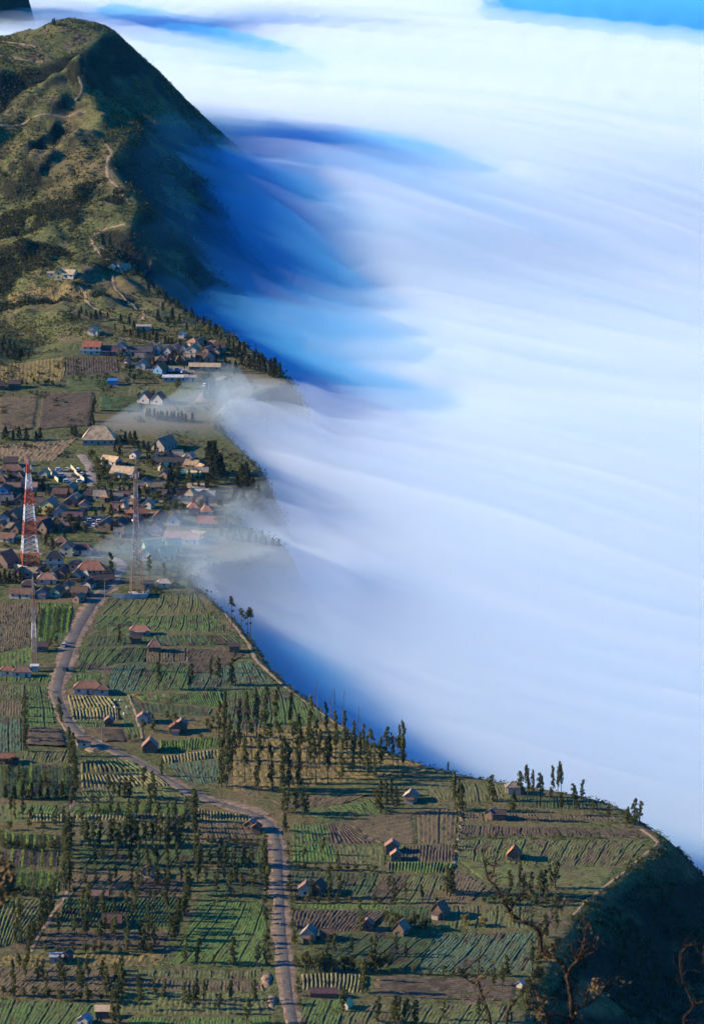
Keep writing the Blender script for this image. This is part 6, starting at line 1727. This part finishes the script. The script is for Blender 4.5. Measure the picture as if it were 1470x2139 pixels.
s1 = streak(mgx, mgy, 420, 130, R(-40), 101, 3)
s2 = streak(mgx, mgy, 260, 40, R(-41), 131, 3)
s3 = streak(mgx, mgy, 300, 70, R(-43), 151, 3)
s4 = streak(mgx, mgy, 200, 16, R(-42), 171, 2)

# rifts where the cloud thins and the shade-coloured blue mist shows
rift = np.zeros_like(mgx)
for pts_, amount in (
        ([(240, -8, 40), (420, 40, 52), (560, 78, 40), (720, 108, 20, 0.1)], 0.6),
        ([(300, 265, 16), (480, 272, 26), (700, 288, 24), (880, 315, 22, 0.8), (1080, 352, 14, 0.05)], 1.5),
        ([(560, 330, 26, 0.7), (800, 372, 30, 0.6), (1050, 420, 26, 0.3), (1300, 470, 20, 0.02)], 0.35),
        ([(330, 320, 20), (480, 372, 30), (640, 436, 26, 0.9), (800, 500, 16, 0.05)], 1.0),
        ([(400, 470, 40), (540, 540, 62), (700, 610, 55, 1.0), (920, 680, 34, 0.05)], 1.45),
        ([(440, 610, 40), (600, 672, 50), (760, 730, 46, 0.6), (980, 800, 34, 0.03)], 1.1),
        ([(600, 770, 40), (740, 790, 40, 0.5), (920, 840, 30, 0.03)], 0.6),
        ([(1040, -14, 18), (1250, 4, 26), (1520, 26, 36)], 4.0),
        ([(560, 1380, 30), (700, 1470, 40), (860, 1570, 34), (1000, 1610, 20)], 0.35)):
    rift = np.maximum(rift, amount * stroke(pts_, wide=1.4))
# bright streamers that cross the rifts
band = np.zeros_like(mgx)
for pts_, amount in (
        ([(640, 690, 14), (760, 712, 16), (900, 735, 14)], 0.7),
        ([(480, 868, 26), (640, 850, 24), (800, 870, 40)], 0.6)):
    band = np.maximum(band, amount * stroke(pts_))
_e1 = streak(mgx, mgy, 360, 13, R(-42), 231, 3); _e2 = streak(mgx, mgy, 460, 34, R(-41), 241, 3)
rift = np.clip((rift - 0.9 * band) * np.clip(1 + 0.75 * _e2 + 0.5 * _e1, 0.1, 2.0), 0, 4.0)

# mist spilling over the rim into the village
tong = np.full_like(mgx, 0.0)
def plane_xy(px, py):
    x, y = base_xy(px, py); return float(x), float(y)
for pts_, h_ in (
        ([(640, 862, 46), (520, 864, 34), (400, 870, 28, 0.7), (300, 882, 24, 0.4), (190, 900, 18, 0.12)], 32),
        ([(640, 1062, 34), (540, 1066, 22), (440, 1060, 16, 0.7), (350, 1054, 12, 0.3)], 13),
        ([(700, 1215, 60), (560, 1200, 44), (460, 1190, 38), (360, 1188, 30, 0.75), (270, 1180, 24, 0.45), (170, 1172, 18, 0.15)], 36),
        ([(620, 960, 50), (560, 930, 40), (500, 890, 30)], 11)):
    tong = np.maximum(tong, h_ * stroke(pts_, plane_xy))
swell = 0.55 * tong * smooth(-10, 2, md) * np.exp(-np.maximum(md, 0) / 45.0)
MTOP = MTOP + swell

# inside the rim the sea stays under the ground
keep = smooth(-14, 4, md)
under = mg - 6.0
def over_sea(top):
    return np.where(md < -14, under, np.minimum(top, 1e9) * keep + np.minimum(top, under) * (1 - keep))

def mist_body(name, top, bottom, density, label, color=(0.935, 0.988, 1.0), aniso=0.0, part=None):
    """A closed body of even mist under a height field. part: (x0, x1, y0, y1) keeps only that stretch."""
    gx, gy = mgx, mgy
    if part:
        i0, i1 = np.searchsorted(MX, part[:2]); j0, j1 = np.searchsorted(MY, part[2:])
        gx, gy, top = gx[j0:j1, i0:i1], gy[j0:j1, i0:i1], top[j0:j1, i0:i1]
    ny, nx = top.shape
    top = np.maximum(top, bottom + 1.0)
    vt = np.stack([gx.ravel(), gy.ravel(), top.ravel()], 1)
    i = np.arange(nx - 1); j = np.arange(ny - 1)
    a = (j[:, None] * nx + i[None]).ravel()
    ft = np.stack([a, a + 1, a + nx + 1, a + nx], 1)
    x0, x1, y0, y1 = gx[0, 0], gx[0, -1], gy[0, 0], gy[-1, 0]
    n = nx * ny
    vb = np.array([(x0, y0, bottom), (x1, y0, bottom), (x1, y1, bottom), (x0, y1, bottom)])
    me = mesh_np(name, np.concatenate([vt, vb]), np.concatenate([ft, [[n + 3, n + 2, n + 1, n]]]))
    bm = bmesh.new(); bm.from_mesh(me); bm.verts.ensure_lookup_table(); V = bm.verts
    for side, c0, c1 in ((np.arange(nx), n, n + 1), (np.arange(ny) * nx + nx - 1, n + 1, n + 2), (np.arange(nx)[::-1] + (ny - 1) * nx, n + 2, n + 3), (np.arange(ny)[::-1] * nx, n + 3, n)):
        bm.faces.new([V[c0], V[c1]] + [V[int(q)] for q in side[::-1]])
    bm.to_mesh(me); bm.free()
    o = link(name, me, volume_mat(name, density, color, aniso))
    tag(o, label, kind='stuff')
    return o

s5 = streak(mgx, mgy, 360, 11, R(-42), 191, 3)
s6 = streak(mgx, mgy, 460, 24, R(-40), 211, 3)
_xa, _ya = sea_xy(1080, -6); _xb, _yb = sea_xy(1470, 24)
far = smooth(-60, 160, 40 * s6 + mgy - (_ya + (_yb - _ya) * (mgx - _xa) / (_xb - _xa))) * smooth(_xa - 40, _xa + 60, mgx)
rimband = smooth(75, 4, md) * smooth(2120, 1980, mgy) * (md > -20)  # strip where the rim's blue shade is coloured in
core = over_sea(MTOP - 11 + 2.2 * s1 + 2.6 * s6 + 2.8 * s5 - 42 * np.minimum(rift, 1.2) - 30 * np.maximum(rift - 1.2, 0) - 10 * rimband - 90 * far)
veil = over_sea(MTOP + 1 + 1.4 * s2 + 1.2 * s3 + 1.8 * s6 + 2.4 * s5 + 4 * band - 26 * rift - 5 * rimband - 90 * far)
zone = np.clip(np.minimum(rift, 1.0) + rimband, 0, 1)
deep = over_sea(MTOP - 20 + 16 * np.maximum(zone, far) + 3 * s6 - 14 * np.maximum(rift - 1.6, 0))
mist_body('cloud_sea', core, -150, 0.0135, 'thick white sea of cloud filling the caldera', (0.935, 0.987, 1.0))
mist_body('mist_veil', veil, -151, 0.0045, 'thin silky mist drifting over the cloud sea', (0.89, 0.978, 1.0))
mist_body('shade_blue_mist', deep, -152, 0.0100, 'mist tinted azure for the shade in the rifts and along the rim', (0.15, 0.63, 1.0))  # blue of the shade is put into the mist's own colour

# blue air lying against the shaded flank of the hills
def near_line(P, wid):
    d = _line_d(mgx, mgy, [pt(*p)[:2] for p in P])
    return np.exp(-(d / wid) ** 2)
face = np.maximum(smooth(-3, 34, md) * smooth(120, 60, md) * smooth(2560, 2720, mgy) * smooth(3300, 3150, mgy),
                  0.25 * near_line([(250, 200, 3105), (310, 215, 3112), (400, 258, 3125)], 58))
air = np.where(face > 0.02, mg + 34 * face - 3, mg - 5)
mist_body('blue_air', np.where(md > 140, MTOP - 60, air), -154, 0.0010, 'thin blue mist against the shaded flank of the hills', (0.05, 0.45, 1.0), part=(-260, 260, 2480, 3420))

raw = tong.copy()
tong = tong * (1.15 + 0.30 * s5 + 0.25 * s6) - 2.4 - 3.0 * smooth(-20, -110, md)
tongue_top = mg + tong * (1 - smooth(5, 60, md)) - 35 * smooth(12, 70, md)
mist_body('mist_tongue', tongue_top, -153, 0.0080, 'low white mist spilling over the rim into the village', (0.76, 0.92, 1.0), part=(-300, 200, 1980, 2560))

# the air itself
hz = MB().box(-1700, 1900, -80, 7600, -160, 640)
haze = hz.build('haze', volume_mat('haze', 0.000006, (0.06, 0.45, 1.0)))
tag(haze, 'thin blue haze in the morning air', kind='stuff')
